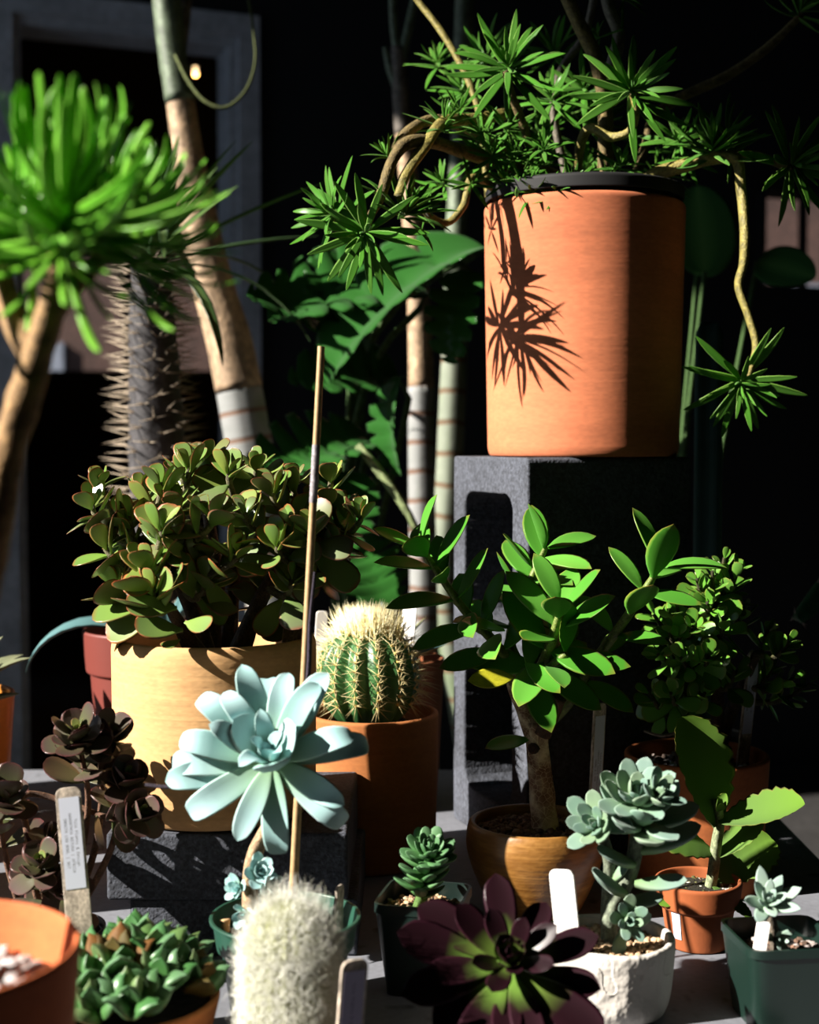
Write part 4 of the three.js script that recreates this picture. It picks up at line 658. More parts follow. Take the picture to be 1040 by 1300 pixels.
{
  squarePot(gh, ghC, 0.039, 0.031, 0.068, 0.12, plastic(0x10241e), 0.056);
  part(gh, 'soil', soilDisc(ghC.clone().add(V(0, 0.052, 0)), 0.034), soilMat);
  part(gh, 'gravel', grit(ghC.clone().add(V(0, 0.054, 0)), 0, 0.033, 120, 0.003, [[0.2, 0.11, 0.07], [0.3, 0.26, 0.24], [0.1, 0.06, 0.04]], 0.002), stone, gh, { kind: 'stuff' });
  const D = 1.085, stem = part(gh, 'stem', tube([at(985, 1215, D), at(982, 1180, D), at(976, 1150, D)], [0.004, 0.004, 0.0035], 8, 8, 0.08), bark(0x7a7266));
  const col = (t) => mix3([0.26, 0.36, 0.24], [0.3, 0.4, 0.36], t), G = [leafGeo({ W: 0.42, T: 0.2, a: 0.6, b: 0.62, w0: 0.35, theta: (t) => 0.35 * t, cup: 0.15, nu: 9, nv: 8, mucro: 0.03, color: col })], m = [waxy(0xffffff, 0.6), waxy(0xe6eceb, 0.6)];
  rosette(gh, stem, 'leaf', at(975, 1145, D - 0.005), V(-0.05, 0.65, 0.7), { n: 18, size: 46 / FOCAL * D, s0: 0.4, s1: 1, a0: 0.15, a1: 1.35, geos: G, mats: m, lift: 0.12 });
  rosette(gh, stem, 'leaf', at(988, 1192, D - 0.002), V(0.2, 0.3, 0.9), { n: 7, size: 26 / FOCAL * D, s0: 0.6, s1: 1, a0: 0.4, a1: 1.35, geos: G, mats: m });
}

// haworthia in a low bowl
const haC = V(-0.203, 0, -1.008);
const ha = thing('potted_haworthia', 'dense clump of wedge-tipped green haworthia in a low clay bowl', 'potted plant', haC);
{
  pot(ha, haC, [[0.001, 0.003, 0], [0.045, 0.003, 0.001], [0.048, 0, 0.003], [0.06, 0.03, 0.01], [0.066, 0.055, 0.004], [0.0605, 0.056, 0.003], [0.058, 0.045, 0.002], [0.001, 0.045, 0]], clay(0xb9773f));
  const soil = part(ha, 'soil', soilDisc(haC.clone().add(V(0, 0.047, 0)), 0.059), soilMat);
  const col = (k) => (t, e, top) => mix3([0.08, 0.2, 0.05], [[0.09, 0.18, 0.09], [0.06, 0.16, 0.06], [0.13, 0.19, 0.08]][k], t), G = [0, 1, 2].map((k) => leafGeo({ W: 0.78, T: 0.5, a: 0.55, b: 0.6, w0: 0.5, theta: (t) => 0.1 + (t > 0.6 ? -1.1 * (t - 0.6) : 0) , cup: -0.2, fold: -0.3, nu: 9, nv: 8, mucro: 0.08, color: col(k) }));
  const m = [waxy(0xffffff, 0.32), waxy(0xd8e6d0, 0.36)], dry = waxy(0xff9060, 0.7);
  const spots = []; for (let tries = 0; tries < 4000 && spots.length < 15; tries++) { const a = rnd() * 6.28, r = 0.056 * Math.sqrt(rnd()), p = V(r * Math.cos(a) - 0.006, 0, r * Math.sin(a)); if (spots.every((q) => q.distanceTo(p) > 0.022)) spots.push(p); }
  spots.forEach((p, i) => { const r = Math.hypot(p.x, p.z), y = 0.05 + 0.036 * (1 - (r / 0.062) ** 2); rosette(ha, soil, 'leaf', haC.clone().add(V(p.x, y, p.z)), V(p.x * 9, 1, p.z * 9), { n: 9, size: 0.031, s0: 0.75, s1: 1.05, a0: 0.25, a1: 1.0, geos: G, mats: i % 9 === 4 ? [m[0], m[1], m[0], dry] : m, jit: 0.2, lift: 0.1 }); });
  flush(ha, 'hidden_leaves');
}

// trailing purple crassula at the left
const puC = V(-0.3, 0, -1.17);
const pu = thing('potted_purple_crassula', 'trailing crassula with round purple-brown leaves in a low black pot', 'potted plant', puC);
{
  pot(pu, puC, cleanRim(0.045, 0.048, 0.036, 0.0025, 0.008), plastic(0x141416));
  const soil = part(pu, 'soil', soilDisc(puC.clone().add(V(0, 0.041, 0)), 0.042), soilMat);
  const D = 1.17, col = [redEdge([0.07, 0.09, 0.03], [0.055, 0.038, 0.034], [0.12, 0.025, 0.03], 0.7), redEdge([0.09, 0.11, 0.05], [0.12, 0.085, 0.08], [0.16, 0.05, 0.05], 0.6), redEdge([0.18, 0.28, 0.05], [0.14, 0.18, 0.06], [0.24, 0.06, 0.04], 0.6)];
  const G = col.map((c, i) => leafGeo({ W: [0.85, 0.8, 0.6][i], T: 0.13, a: 0.75, b: 0.42, w0: 0.2, theta: (t) => 0.25 * t, cup: 0.12, nu: 9, nv: 9, color: c })), m = [waxy(0xffffff, 0.33), waxy(0xe8d8d8, 0.4)];
  const tw = bark(0x8a6650);
  const shoot = (l, n, s, from = 0.4) => { const g = tube(l.map(([x, y, d]) => at(x, y, D + d)), l.map((_, i) => lerp(0.0034, 0.002, i / (l.length - 1))), l.length * 5, 8, 0.12, 120), c = g.userData.curve, b = part(pu, 'stem', g, tw, soil); pairs(pu, b, 'leaf', c, { n: n + 1, from: from - 0.04, to: 1, s0: 1, s1: 0.75, a0: 1.35, a1: 0.5, size: s * 1.3 / FOCAL * D, geos: [G[0], G[0], G[1], G[1]], mats: m, jit: 0.3 }); rosette(pu, b, 'leaf', c.getPoint(1), c.getTangent(1), { n: 4, size: s * 0.6 / FOCAL * D, s0: 0.7, s1: 1, a0: 0.3, a1: 0.6, geos: [G[2]], mats: m, lift: 0 }); rosette(pu, b, 'leaf', c.getPoint(0.97), c.getTangent(1), { n: 9, size: s * 1.15 / FOCAL * D, s0: 0.7, s1: 1, a0: 0.7, a1: 1.8, geos: [G[0], G[1]], mats: m, jit: 0.25, lift: 0.2 }); };
  shoot([[70, 1195, 0], [45, 1130, -0.01], [35, 1060, 0], [30, 1010, 0.02], [75, 1015, 0.03], [130, 1036, 0.02], [165, 1042, 0.0], [178, 1032, -0.015]], 5, 36, 0.74);
  shoot([[75, 1195, 0.01], [100, 1100, 0.02], [112, 1020, 0.02], [105, 965, 0.005], [97, 930, -0.01]], 6, 40, 0.66);
  shoot([[78, 1195, 0.01], [120, 1080, 0.03], [130, 1000, 0.03], [128, 960, 0.02], [138, 935, 0.01]], 6, 38, 0.6);
  shoot([[72, 1195, 0], [60, 1150, -0.01], [52, 1120, -0.02], [50, 1098, -0.03]], 5, 36, 0.3);
  shoot([[66, 1195, 0], [62, 1130, 0], [60, 1085, 0], [66, 1070, -0.005]], 4, 32, 0.4);
  shoot([[76, 1195, 0], [85, 1165, -0.01], [85, 1140, -0.02], [88, 1128, -0.03]], 4, 32, 0.3);
  shoot([[40, 1195, 0.01], [10, 1100, 0.01], [0, 1040, 0], [6, 1010, -0.01]], 5, 40, 0.5);
  shoot([[80, 1190, 0.01], [140, 1080, 0.02], [155, 1010, 0.01], [160, 990, 0]], 5, 36, 0.6);
}

// foreground plant with finger leaves, in the orange pot with pebbles
const foC = V(-0.252, 0, -0.72);
const fo = thing('potted_finger_leaf_succulent', 'tall bright green finger-leaved succulent in a big orange pot with white pebbles', 'potted plant', foC);
{
  pot(fo, foC, [[0.001, 0.004, 0], [0.06, 0.004, 0.002], [0.064, 0, 0.006], [0.0805, 0.193, 0.003], [0.0775, 0.1945, 0.003], [0.072, 0.165, 0.003], [0.001, 0.165, 0]], clay(0xd56f3c));
  part(fo, 'soil', soilDisc(foC.clone().add(V(0, 0.164, 0)), 0.072), soilMat);
  part(fo, 'pebbles', grit(foC.clone().add(V(0, 0.168, 0)), 0, 0.068, 340, 0.0042, [[0.6, 0.58, 0.56], [0.5, 0.46, 0.44], [0.3, 0.24, 0.22], [0.68, 0.66, 0.66]], 0.003), stone, fo, { kind: 'stuff' });
  const D = 0.727, P = (l) => l.map(([x, y, d]) => at(x, y, D + (d ?? 0))), tm = bark(0xc4a070);
  const trunk = part(fo, 'trunk', tube(P([[-105, 1235], [-90, 1080], [-55, 880], [-12, 690], [5, 590], [32, 500], [55, 425], [70, 370], [78, 300]]), [0.0105, 0.0105, 0.01, 0.0096, 0.0096, 0.0088, 0.0074, 0.0067, 0.005], 46, 14, 0.24, 110), tm);
  const b2 = part(fo, 'branch', tube(P([[45, 450, 0.005], [20, 410, 0.02], [5, 360, 0.03], [0, 320, 0.035]]), [0.008, 0.007, 0.006, 0.005], 14, 10, 0.14, 45), tm);
  const b3 = part(fo, 'branch', tube(P([[66, 390, 0.005], [95, 360, 0.03], [130, 325, 0.05], [150, 300, 0.055]]), [0.008, 0.006, 0.005, 0.004], 14, 10, 0.14, 45), tm);
  const col = (t, e) => mix3([0.13, 0.36, 0.015], [0.2, 0.5, 0.05], t), G = [0.9, 0.5, 1.2, 0.2].map((b) => leafGeo({ W: 0.08, T: 0.066, a: 0.3, b: 0.22, w0: 0.7, theta: (t) => b * t * t, nu: 9, nv: 8, color: col })), m = [sheer(0xffffff, 0.22, { clearcoat: 0.6 }), sheer(0xdcf0c8, 0.2, { clearcoat: 0.6 }), sheer(0xf4ffe0, 0.24, { clearcoat: 0.5 })];
  const R = (par, px, py, d, ax, s, n, o = {}) => rosette(fo, par, 'leaf', at(px, py, D + d), V(...ax), { n: Math.round(n * 1.15), size: s * 1.06 / FOCAL * D, s0: 0.6, s1: 1, a0: 0.2, a1: 1.75, p: 0.75, geos: G, mats: m, jit: 0.3, lift: 0.25, ...o });
  R(trunk, 82, 245, -0.01, [0.12, 0.95, 0.2], 205, 56); R(b3, 150, 270, 0.05, [0.45, 0.85, 0.1], 178, 46, { a1: 1.6 }); R(b2, 5, 295, 0.03, [-0.25, 0.9, 0.3], 190, 46, { a1: 1.5 });
  R(trunk, 80, 300, -0.015, [0.2, 0.5, 0.5], 130, 22, { a0: 0.9, a1: 2.0 });
  const drop = (px, py, d, dx, dy, dz, s) => leaf(fo, trunk, 'leaf', G[0], m[0], at(px, py, D + d), V(dx, dy, dz), V(0.2, 0.6, 0.6), s / FOCAL * D);
  drop(150, 345, 0, 0.55, -0.8, 0.1, 120); drop(160, 330, 0, 0.62, -0.75, 0.2, 150); drop(85, 330, -0.01, 0.25, -0.9, 0.2, 150); drop(60, 330, -0.01, -0.4, -0.8, 0.3, 110); drop(100, 335, 0.01, 0.35, -0.85, 0, 90); drop(45, 340, 0.01, -0.1, -0.95, 0, 150); drop(180, 320, 0.03, 0.8, -0.45, 0, 110);
}

// dark jade plant behind, at the right
const jcC = V((888 - 520) / FOCAL * 1.44, 0, -1.44);
const jc = thing('potted_dark_jade_plant', 'shaded dark green jade plant in a plain terracotta pot at the right', 'potted plant', jcC);
{
  pot(jc, jcC, cleanRim(0.0735, 0.136, 0.066, 0.006, 0.022), clay(0xb0632e));
  const soil = part(jc, 'soil', soilDisc(jcC.clone().add(V(0, 0.116, 0)), 0.066), soilMat);
  part(jc, 'pebbles', grit(jcC.clone().add(V(0, 0.12, 0)), 0, 0.062, 130, 0.0045, [[0.6, 0.58, 0.58], [0.12, 0.08, 0.06], [0.2, 0.16, 0.14], [0.06, 0.04, 0.03]], 0.002), stone, jc, { kind: 'stuff' });
  const col = redEdge([0.1, 0.26, 0.03], [0.1, 0.24, 0.04], [0.25, 0.1, 0.03], 0.5), G = [0.3, 0, -0.2].map((b) => leafGeo({ W: 0.6, T: 0.12, a: 0.9, b: 0.42, w0: 0.18, theta: (t) => b * t, cup: 0.1, nu: 9, nv: 9, color: col })), m = [waxy(0xffffff, 0.28), waxy(0xe0eed0, 0.28), sheer(0xf0ffd8, 0.2)];
  const D = 1.44, tips = [[905, 725, -0.03, 36], [920, 708, 0.01, 34], [938, 722, -0.02, 36], [885, 735, -0.03, 36], [860, 770, -0.03, 40], [935, 748, 0, 36], [898, 765, -0.04, 40], [920, 790, -0.05, 40], [880, 795, -0.05, 42], [850, 800, -0.04, 40], [945, 780, 0, 40], [900, 830, -0.06, 42], [865, 835, -0.06, 42], [835, 830, -0.03, 40], [935, 850, -0.03, 40], [852, 880, -0.06, 44], [895, 880, -0.06, 42], [825, 880, -0.03, 40], [1003, 815, -0.02, 34], [1010, 860, 0, 34], [1030, 868, 0.02, 30], [975, 800, 0.02, 36], [980, 850, 0.01, 38], [830, 780, 0, 40]];
  const tw = bark(0x5a5a34), base = jcC.clone().add(V(0, 0.116, 0));
  const tr = [[-0.01, 0], [0.012, 0.005], [0.02, -0.01], [-0.002, -0.012]].map(([x, z], i) => { const t = [at(868, 800, D), at(905, 770, D), at(960, 830, D), at(890, 840, D - 0.02)][i], g = tube([base.clone().add(V(x, -0.004, z)), base.clone().add(V(x * 1.6, 0.04, z * 1.5)), t], [0.009, 0.0075, 0.0045], 14, 10, 0.15, 70); return [g.userData.curve, part(jc, 'trunk', g, bark(0x5a4a38), soil)]; });
  tips.forEach(([x, y, dz, s]) => {
    const tip = at(x, y, D + dz); let best, bd = 1e9; for (const [c, mm] of tr) for (let k = 2; k <= 10; k++) { const p = c.getPoint(k / 10), d = p.distanceTo(tip) + (p.y > tip.y - 0.008 ? 0.2 : 0); if (d < bd) { bd = d; best = p; } }
    const g = tube([best, best.clone().lerp(tip, 0.55).add(V(0, -0.01, 0)), tip], [0.0038, 0.0032, 0.0018], 10, 8, 0.1), b = part(jc, 'twig', g, tw);
    pairs(jc, b, 'leaf', g.userData.curve, { n: 5, from: 0.4, to: 0.99, s0: 1, s1: 0.5, a0: 1.35, a1: 0.5, size: s / FOCAL * D, geos: G, mats: m, jit: 0.3, face: 0.3 });
  });
  part(jc, 'dry_twig', tube([at(818, 928, D - 0.06), at(840, 934, D - 0.06), at(865, 928, D - 0.05)], [0.0015, 0.0018, 0.0012], 8, 6, 0.2), bark(0x9a9088));
  flush(jc, 'hidden_leaves');
}

// agaves in pots behind
function agave(g, parent, c, n, size, o) {
  const { col, W = 0.16, a1 = 1.35, bend = -0.5, mats } = o, G = [bend, bend * 0.4, 0.1].map((b) => leafGeo({ W, T: 0.03, a: 0.35, b: 0.7, w0: 0.7, theta: (t) => b * t * t, cup: 0.35, nu: 10, nv: 8, color: col, mucro: 0.02 }));
  rosette(g, parent, 'leaf', c, V(0, 1, 0.08), { n, size, s0: 0.8, s1: 1, a0: 0.2, a1, geos: G, mats, jit: 0.15, lift: 0.02 });
}
const blueCol = (t, e) => mix3([0.06, 0.13, 0.13], [0.09, 0.19, 0.2], t);
const rpC = V(-0.322, 0, -1.75);
const rp = thing('potted_blue_agave', 'blue-grey agave with a drooping leaf in a dark red rimmed plastic pot', 'potted plant', rpC);
{
  pot(rp, rpC, [[0.001, 0.003, 0], [0.058, 0.003, 0.001], [0.06, 0, 0.003], [0.073, 0.17, 0.002], [0.078, 0.172, 0.002], [0.083, 0.222, 0.002], [0.08, 0.224, 0.002], [0.073, 0.195, 0.002], [0.001, 0.195, 0]], plastic(0x6a2a20, { roughness: 0.6 }));
  const soil = part(rp, 'soil', soilDisc(rpC.clone().add(V(0, 0.2, 0)), 0.074), soilMat);
  const m = [waxy(0xffffff, 0.45)]; agave(rp, soil, rpC.clone().add(V(0.02, 0.2, 0)), 7, 0.11, { col: blueCol, mats: m, a1: 0.9 });
  const G = leafGeo({ W: 0.19, T: 0.03, a: 0.3, b: 0.75, w0: 0.8, theta: (t) => 0.9 - 2.2 * t, cup: 0.3, nu: 16, nv: 10, color: blueCol });
  leaf(rp, soil, 'leaf', G, m[0], rpC.clone().add(V(0, 0.2, 0.01)), V(-0.99, 0.0, 0.12), V(0.1, 1, 0.2), 0.188);
}
const vaC = V(-0.022, 0, -1.76);
const va = thing('potted_variegated_agave', 'variegated agave with yellow-edged leaves in a brown clay pot behind the barrel cactus', 'potted plant', vaC);
{
  pot(va, vaC, cleanRim(0.066, 0.186, 0.056, 0.006, 0.02), clay(0x9a5832));
  const soil = part(va, 'soil', soilDisc(vaC.clone().add(V(0, 0.168, 0)), 0.059), soilMat);
  agave(va, soil, vaC.clone().add(V(-0.02, 0.172, 0)), 16, 0.1, { W: 0.3, col: (t, e) => mix3([0.03, 0.075, 0.075], [0.42, 0.4, 0.16], clamp((e - 0.82) * 8)), mats: [waxy(0xffffff, 0.45)], bend: 0.3 });
}
const ocC = V(-0.535, 0, -1.62);
const oc = thing('potted_aloe', 'dull aloe with short thick leaves in an ochre glazed pot at the left edge', 'potted plant', ocC);
{
  pot(oc, ocC, cleanRim(0.078, 0.165, 0.066, 0.006, 0.02), phy({ color: 0xb9772a, map: tClay, roughness: 0.4, clearcoat: 0.2 }));
  const soil = part(oc, 'soil', soilDisc(ocC.clone().add(V(0, 0.147, 0)), 0.07), soilMat);
  agave(oc, soil, ocC.clone().add(V(0.01, 0.15, 0)), 18, 0.11, { W: 0.34, col: (t, e) => mix3([0.1, 0.13, 0.06], [0.16, 0.17, 0.1], t), mats: [waxy(0xffffff, 0.5)], a1: 1.3 });
}

// two more pots farther left on the table; they keep the sun off the table top beside the pavers
for (const [x, z, r, h, lab] of [[-0.69, -1.3, 0.085, 0.27, 'tall black nursery pot of strap leaves left of the beige pot'], [-0.7, -1.1, 0.08, 0.2, 'shorter black nursery pot of strap leaves on the table edge'], [-0.7, -1.5, 0.085, 0.3, 'tallest black nursery pot of strap leaves beside the ochre aloe pot'], [-0.7, -1.72, 0.085, 0.25, 'black nursery pot of strap leaves at the rear table corner']]) {
  const c = V(x, 0, z), np = thing('nursery_pot_plant', lab, 'potted plant', c);
  pot(np, c, cleanRim(r, h, r * 0.8, 0.003, 0.02), plastic(0x141416));
  const soil = part(np, 'soil', soilDisc(c.clone().add(V(0, h - 0.017, 0)), r - 0.005), soilMat);
  agave(np, soil, c.clone().add(V(0, h - 0.015, 0)), 12, 0.07, { col: blueCol, mats: [waxy(0xffffff, 0.5)], a1: 1.1 });
}

// ---------- plants standing on the floor behind the table ----------
function planter(g, c, r, h, mat) { part(g, 'planter', lathe([[0.001, 0.01, 0], [r * 0.78, 0.01, 0.004], [r * 0.8, 0, 0.004], [r, h, 0.008], [r - 0.012, h, 0.006], [r - 0.02, h - 0.05, 0.004], [0.001, h - 0.05, 0]], c, 48), mat); return part(g, 'soil', soilDisc(c.clone().add(V(0, h - 0.045, 0)), r - 0.02), soilMat); }
const tPalm = tex(64, 1024, (u, v) => { const n = 22, f = (v * n + 0.12 * fbm(u, v, 4, 8, 2)) % 1, ringK = f < 0.17 ? 1 : 0, k = fbm(u, v, 6, 60, 4), moss = clamp((fbm(u + 0.3, v, 4, 10, 3) - 0.52) * 5); return ringK ? mix3([0.52, 0.38, 0.3], [0.66, 0.54, 0.46], k) : mix3(mix3([0.66, 0.68, 0.66], [0.8, 0.8, 0.8], k), [0.5, 0.6, 0.42], moss * 0.5); });
const palmMat = std({ map: tPalm, color: 0xb4b4b4, roughness: 0.75, bumpMap: tPalm, bumpScale: 0.002 }), sheathMat = bark(0xd8bc9c, { roughness: 0.7 }), shaftMat = std({ color: 0x7f947e, map: barkTex, roughness: 0.55 }), greyStem = bark(0x8a8580);
function ringed(g, name, pts, r, mat, seg = 60) {   // trunk whose texture runs once along it, slightly swollen at the leaf scars
  const geo = tube(pts, r, seg, 18, 0.02, 20), uv = geo.attributes.uv, S = 19; for (let i = 0; i <= seg; i++) for (let j = 0; j < S; j++) uv.setXY(i * S + j, j / 18, i / seg); return part(g, name, geo, mat);
}
{
  const D = 2.55, top = (l) => l.map(([x, y, d]) => at(x, y, D + (d ?? 0)));
  const base = at(352, 800, D).setY(FLOOR), p1 = thing('leaning_palm', 'leaning palm with ringed white trunk and tan leaf sheath before the white door frame', 'palm tree', base);
  planter(p1, base, 0.11, 0.3, clay(0x5a3a2a));
  ringed(p1, 'trunk', [base.clone().add(V(0, 0.2, 0)), ...top([[345, 760], [322, 600], [303, 490]])], [0.05, 0.047, 0.043, 0.041], palmMat, 90);
  const sh = part(p1, 'leaf_sheath', tube(top([[304, 495], [290, 430], [270, 360], [253, 280], [238, 190], [228, 120]]), [0.0425, 0.041, 0.037, 0.034, 0.027, 0.026], 40, 16, 0.02, 30), sheathMat);
  const cs = part(p1, 'crownshaft', tube(top([[229, 130], [218, 60], [212, 0], [205, -80]]), [0.027, 0.025, 0.026, 0.022], 20, 14, 0.03), shaftMat);
  part(p1, 'leaf_stalk', tube(top([[240, 200], [228, 120], [226, 70], [232, 20], [236, -40]].map(([x, y]) => [x + 4, y, 0.03])), [0.012, 0.011, 0.01, 0.009, 0.008], 20, 10, 0.1), greyStem, cs);
  part(p1, 'tendril', tube(top([[222, 70, -0.03], [240, 105, -0.05], [262, 130, -0.06], [285, 137, -0.06], [310, 118, -0.05], [324, 80, -0.03], [322, 40, -0.02], [312, -20, 0]]), [0.003, 0.003, 0.003, 0.003, 0.0028, 0.0026, 0.0025, 0.0025], 50, 6), bark(0x6a7a3a), sh);
}
{
  const D = 2.5, top = (l) => l.map(([x, y, d]) => at(x, y, D + (d ?? 0)));
  const b2 = at(540, 800, D).setY(FLOOR), p2 = thing('ringed_palm', 'slim palm with closely ringed white trunk and tan sheath left of the tall block', 'palm tree', b2);
  planter(p2, b2, 0.1, 0.28, clay(0x5a3a2a));
  ringed(p2, 'trunk', [b2.clone().add(V(0, 0.18, 0)), ...top([[538, 760], [535, 600], [535, 490]])], [0.027, 0.025, 0.0235, 0.0235], palmMat, 90);
  part(p2, 'leaf_sheath', tube(top([[535, 494], [534, 440], [530, 360], [522, 260], [512, 160]]), [0.0235, 0.022, 0.02, 0.018, 0.015], 30, 14, 0.04), sheathMat);
  const st = part(p2, 'crownshaft', tube(top([[513, 170], [508, 110], [505, 60]]), [0.016, 0.0145, 0.012], 14, 12, 0.05), greyStem);
  part(p2, 'leaf_stalk', tube(top([[508, 90], [500, 30], [498, -40]]), [0.009, 0.008, 0.007], 10, 10), shaftMat, st); part(p2, 'leaf_stalk', tube(top([[510, 75], [522, 20], [535, -40]]), [0.009, 0.008, 0.007], 10, 10), shaftMat, st); part(p2, 'leaf_stalk', tube(top([[506, 115], [495, 85], [489, 60]]), [0.009, 0.008, 0.005], 10, 10), shaftMat, st);
  const b3 = at(572, 820, D + 0.12).setY(FLOOR).add(V(0.12, 0, -0.12)), p3 = thing('mossy_palm', 'palm with greenish ringed trunk and smooth green shaft close beside the tall block', 'palm tree', b3);
  planter(p3, b3, 0.1, 0.26, clay(0x5a3a2a));
  ringed(p3, 'trunk', [b3.clone().add(V(0, 0.18, 0)), ...top([[566, 740, 0.1], [571, 600, 0.1], [578, 420, 0.1]])], [0.03, 0.0255, 0.0255, 0.0235], std({ map: tPalm, color: 0xa4ac98, roughness: 0.75, bumpMap: tPalm, bumpScale: 0.002 }), 90);
  part(p3, 'crownshaft', tube(top([[578, 428, 0.1], [580, 300, 0.1], [586, 150, 0.1], [590, 0, 0.1], [594, -90, 0.1]]), [0.0235, 0.021, 0.018, 0.018, 0.016], 30, 14, 0.02), shaftMat);
}
{ // spiny pachypodium with a crown of long narrow leaves
  const D = 2.12, base = at(205, 800, D).setY(FLOOR), pa = thing('spiny_pachypodium', 'grey spiny columnar pachypodium trunk with long dark strap leaves', 'succulent', base);
  planter(pa, base, 0.13, 0.3, plastic(0x141416));
  const P = [base.clone().add(V(0, 0.2, 0)), at(205, 800, D), at(200, 600, D), at(195, 450, D), at(192, 330, D)], g = tube(P, [0.05, 0.046, 0.042, 0.038, 0.028], 70, 22, 0.13, 40), c = g.userData.curve, trunk = part(pa, 'trunk', g, bark(0x4a4a50)), sp = [];
  for (let i = 0; i < 190; i++) { const t = 0.28 + 0.72 * i / 190, a = i * 2.39996, p = c.getPoint(t), r = lerp(0.05, 0.028, t) * 0.98, d = V(Math.cos(a), 0, Math.sin(a)), q = p.clone().addScaledVector(d, r); for (const k of [-1, 0, 1]) { const e = d.clone().applyAxisAngle(Y, k * 0.55).add(V(0, 0.25 * rr(-1, 1) + (k ? 0 : 0.3), 0)).normalize(); sp.push([q, q.clone().addScaledVector(e, rr(0.036, 0.052)), 0.0014, [0.3, 0.24, 0.17]]); } }
  part(pa, 'spines', spikes(sp), vcol({ roughness: 0.6, side: THREE.DoubleSide }), trunk, { kind: 'stuff' });
  const G = [0.2, 0.9, 1.3].map((b) => leafGeo({ W: 0.07, T: 0.012, a: 0.5, b: 0.7, w0: 0.25, theta: (t) => 0.25 - b * t, fold: 0.3, nu: 12, nv: 8, color: (t, e) => mix3([0.03, 0.075, 0.02], [0.12, 0.2, 0.05], Math.exp(-e * e / 0.02)) }));
  rosette(pa, trunk, 'leaf', at(192, 325, D), V(0.15, 1, 0.1), { n: 34, size: 0.29, s0: 0.5, s1: 1, a0: 0.2, a1: 1.6, geos: G, mats: [sheer(0xffffff, 0.2)], jit: 0.2, lift: 0.06 });
}
{ // monstera
  const D = 2.14, base = at(430, 800, 2.2).setY(FLOOR), mo = thing('monstera_plant', 'big dark green monstera with split glossy leaves between the palms', 'house plant', base);
  const soil = planter(mo, base, 0.13, 0.3, clay(0x4a4038));
  const cut = (n, k) => (t) => { const f = (t * n) % 1; return t < 0.2 ? 1 : 1 - k * Math.exp(-(((f - 0.5) / 0.1) ** 2)); };
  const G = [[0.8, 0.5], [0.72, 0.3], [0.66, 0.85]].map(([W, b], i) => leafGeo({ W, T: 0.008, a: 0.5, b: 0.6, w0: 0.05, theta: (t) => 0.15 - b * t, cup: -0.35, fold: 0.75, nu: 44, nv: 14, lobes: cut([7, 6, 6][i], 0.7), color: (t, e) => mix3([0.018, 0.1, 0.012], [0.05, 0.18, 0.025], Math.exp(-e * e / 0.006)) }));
  const m = [phy({ vertexColors: true, roughness: 0.95, specularIntensity: 0.15, transmission: 0.35, thickness: 0, clearcoat: 0.3, clearcoatRoughness: 0.2 })];
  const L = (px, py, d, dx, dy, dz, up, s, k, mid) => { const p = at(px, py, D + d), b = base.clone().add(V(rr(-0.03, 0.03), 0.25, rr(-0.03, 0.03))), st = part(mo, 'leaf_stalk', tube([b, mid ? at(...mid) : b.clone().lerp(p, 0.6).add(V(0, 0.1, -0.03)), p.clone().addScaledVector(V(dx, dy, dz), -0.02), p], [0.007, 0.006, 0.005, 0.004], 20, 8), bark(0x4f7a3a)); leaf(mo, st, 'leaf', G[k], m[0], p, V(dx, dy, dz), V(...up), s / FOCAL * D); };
  L(618, 318, 0.0, -0.85, -0.42, 0.25, [-0.35, 0.8, 0.45], 270, 2, [478, 420, D + 0.12]);
  L(540, 370, 0.06, -0.95, -0.12, 0.25, [-0.1, 0.75, 0.6], 210, 0, [470, 470, D + 0.1]);
  L(600, 345, -0.04, -0.35, -0.9, 0.2, [-0.5, 0.1, 0.8], 120, 2, [485, 400, D + 0.14]);
  L(505, 478, 0.1, -0.85, -0.05, 0.3, [-0.1, 0.6, 0.75], 150, 1);
  L(470, 560, 0.06, -0.75, -0.25, 0.4, [-0.1, 0.8, 0.55], 180, 0);
  L(440, 600, 0.02, -0.1, -0.75, 0.6, [0.1, 0.6, 0.8], 140, 1);
  L(512, 478, 0.0, -0.25, -0.9, 0.2, [-0.85, 0.1, 0.4], 130, 2, [468, 560, D + 0.08]);
  L(470, 320, 0.12, -0.2, -0.55, 0.5, [0, 0.5, 0.85], 160, 0);
  L(440, 690, 0.05, 0.3, -0.4, 0.5, [0, 0.8, 0.6], 130, 0);
  L(430, 420, 0.1, -0.6, 0.2, 0.5, [0, 0.6, 0.8], 150, 1);
  part(mo, 'leaf_stalk', tube([at(455, 565, D - 0.02), at(490, 610, D - 0.03), at(520, 655, D - 0.03), at(545, 720, D)], [0.0065, 0.007, 0.006, 0.006], 12, 8), bark(0xa8c088));
}
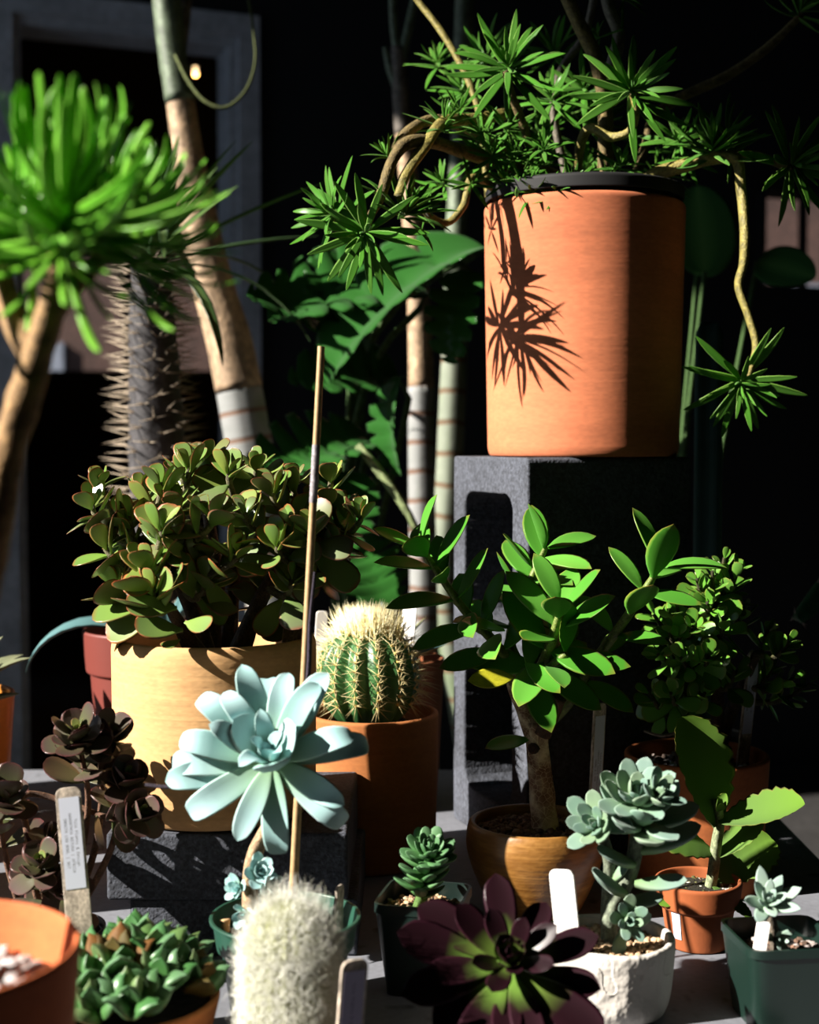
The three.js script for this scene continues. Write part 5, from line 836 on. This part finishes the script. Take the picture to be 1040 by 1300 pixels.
{ // dim leafy plant behind the big pot, right
  const D = 2.3, base = at(810, 800, D).setY(FLOOR), ph = thing('shaded_philodendron', 'dim broad-leaved philodendron in deep shade right of the big terracotta pot', 'house plant', base);
  planter(ph, base, 0.14, 0.3, clay(0x4a4038));
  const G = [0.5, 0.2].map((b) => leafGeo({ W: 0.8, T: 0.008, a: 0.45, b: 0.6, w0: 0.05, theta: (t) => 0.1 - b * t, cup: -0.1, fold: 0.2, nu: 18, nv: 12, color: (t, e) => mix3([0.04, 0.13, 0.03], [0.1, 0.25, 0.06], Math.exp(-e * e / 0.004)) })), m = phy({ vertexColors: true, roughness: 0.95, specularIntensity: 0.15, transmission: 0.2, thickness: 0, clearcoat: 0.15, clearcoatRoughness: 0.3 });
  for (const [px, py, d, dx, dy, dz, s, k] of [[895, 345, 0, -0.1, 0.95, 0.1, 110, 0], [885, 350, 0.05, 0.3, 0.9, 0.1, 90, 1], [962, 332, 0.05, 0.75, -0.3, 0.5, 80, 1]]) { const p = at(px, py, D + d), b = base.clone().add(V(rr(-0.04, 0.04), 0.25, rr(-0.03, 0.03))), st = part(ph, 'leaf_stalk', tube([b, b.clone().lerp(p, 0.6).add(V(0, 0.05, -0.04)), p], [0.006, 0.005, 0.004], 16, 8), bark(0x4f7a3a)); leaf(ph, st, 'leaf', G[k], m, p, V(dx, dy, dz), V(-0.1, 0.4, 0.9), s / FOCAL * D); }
  const c = at(897, 800, 1.76).setY(0), ct = thing('slab_cactus', 'dark blue-green upright slab cactus standing in shade behind the block', 'cactus', c);
  pot(ct, c, cleanRim(0.05, 0.09, 0.042, 0.003, 0.012), plastic(0x141416)); part(ct, 'soil', soilDisc(c.clone().add(V(0, 0.08, 0)), 0.046), soilMat);
  const col = at(897, 430, 1.76), P = [], r = 0.021; const prof = []; for (let i = 0; i < 40; i++) { const a = i / 40 * 6.283, k = 0.68 + 0.32 * Math.pow(Math.abs(Math.cos(a * 2)), 3); prof.push(new THREE.Vector2(r * k * Math.cos(a), r * k * Math.sin(a))); }
  const H0 = col.y - c.y - 0.06, geo = new THREE.ExtrudeGeometry(new THREE.Shape(prof), { depth: H0, bevelEnabled: true, bevelSize: 0.012, bevelThickness: 0.02, bevelOffset: -0.012, bevelSegments: 4 }).rotateX(-Math.PI / 2).rotateY(0.5).translate(c.x, c.y + 0.06, c.z);
  part(ct, 'column', geo, phy({ color: 0x3a5f58, map: tSpeck, roughness: 0.6, specularIntensity: 0.5 }));
}
{ // spiny euphorbia reaching in at the right edge
  const c = V(0.74, FLOOR, -2.05), eu = thing('spiny_euphorbia', 'spiny green angular euphorbia arm reaching in at the right edge', 'cactus', c);
  planter(eu, c, 0.13, 0.45, clay(0x5a3a2a)); const hi = 0.75;
  const sp = [], arm = (pts, r, mat) => { const g = tube(pts, r, 40, 18), cv = g.userData.curve, p = g.attributes.position; for (let i = 0; i <= 40; i++) { const t = i / 40, o = cv.getPoint(t), tooth = 0.82 + 0.28 * Math.abs(Math.sin(t * 22)); for (let j = 0; j < 19; j++) { const k = i * 19 + j, a = j / 18 * 6.283, f = (0.45 + 0.55 * Math.pow(Math.abs(Math.cos(a * 1.5)), 2)) * tooth; p.setXYZ(k, o.x + (p.getX(k) - o.x) * f, o.y + (p.getY(k) - o.y) * f, o.z + (p.getZ(k) - o.z) * f); if (j % 6 === 0 && j < 18 && i % 3 === 1) { const q = V(p.getX(k), p.getY(k), p.getZ(k)), n = q.clone().sub(o).normalize(); for (const s of [-1, 1]) sp.push([q.clone().addScaledVector(n, -0.001), q.clone().addScaledVector(n, 0.007).add(V(0, 0.003 * s, 0.002 * s)), 0.0009, [0.6, 0.48, 0.42]]); } } } g.computeVertexNormals(); return part(eu, 'arm', g, mat); };
  const m = std({ color: 0x2f7a46, map: tSpeck, roughness: 0.45 });
  arm([c.clone().add(V(0, 0.4, 0)), c.clone().add(V(0.01, hi, 0)), c.clone().add(V(0.02, hi + 0.4, 0.02))], [0.026, 0.026, 0.02], m);
  arm([c.clone().add(V(0.005, hi - 0.05, 0)), c.clone().add(V(-0.01, hi + 0.1, 0.1)), at(1085, 720, 1.75), at(1012, 785, 1.72)], [0.02, 0.02, 0.02, 0.012], m);
  part(eu, 'spines', spikes(sp), vcol({ roughness: 0.6, side: THREE.DoubleSide }), eu, { kind: 'stuff' });
}

renderer.render(scene, camera);
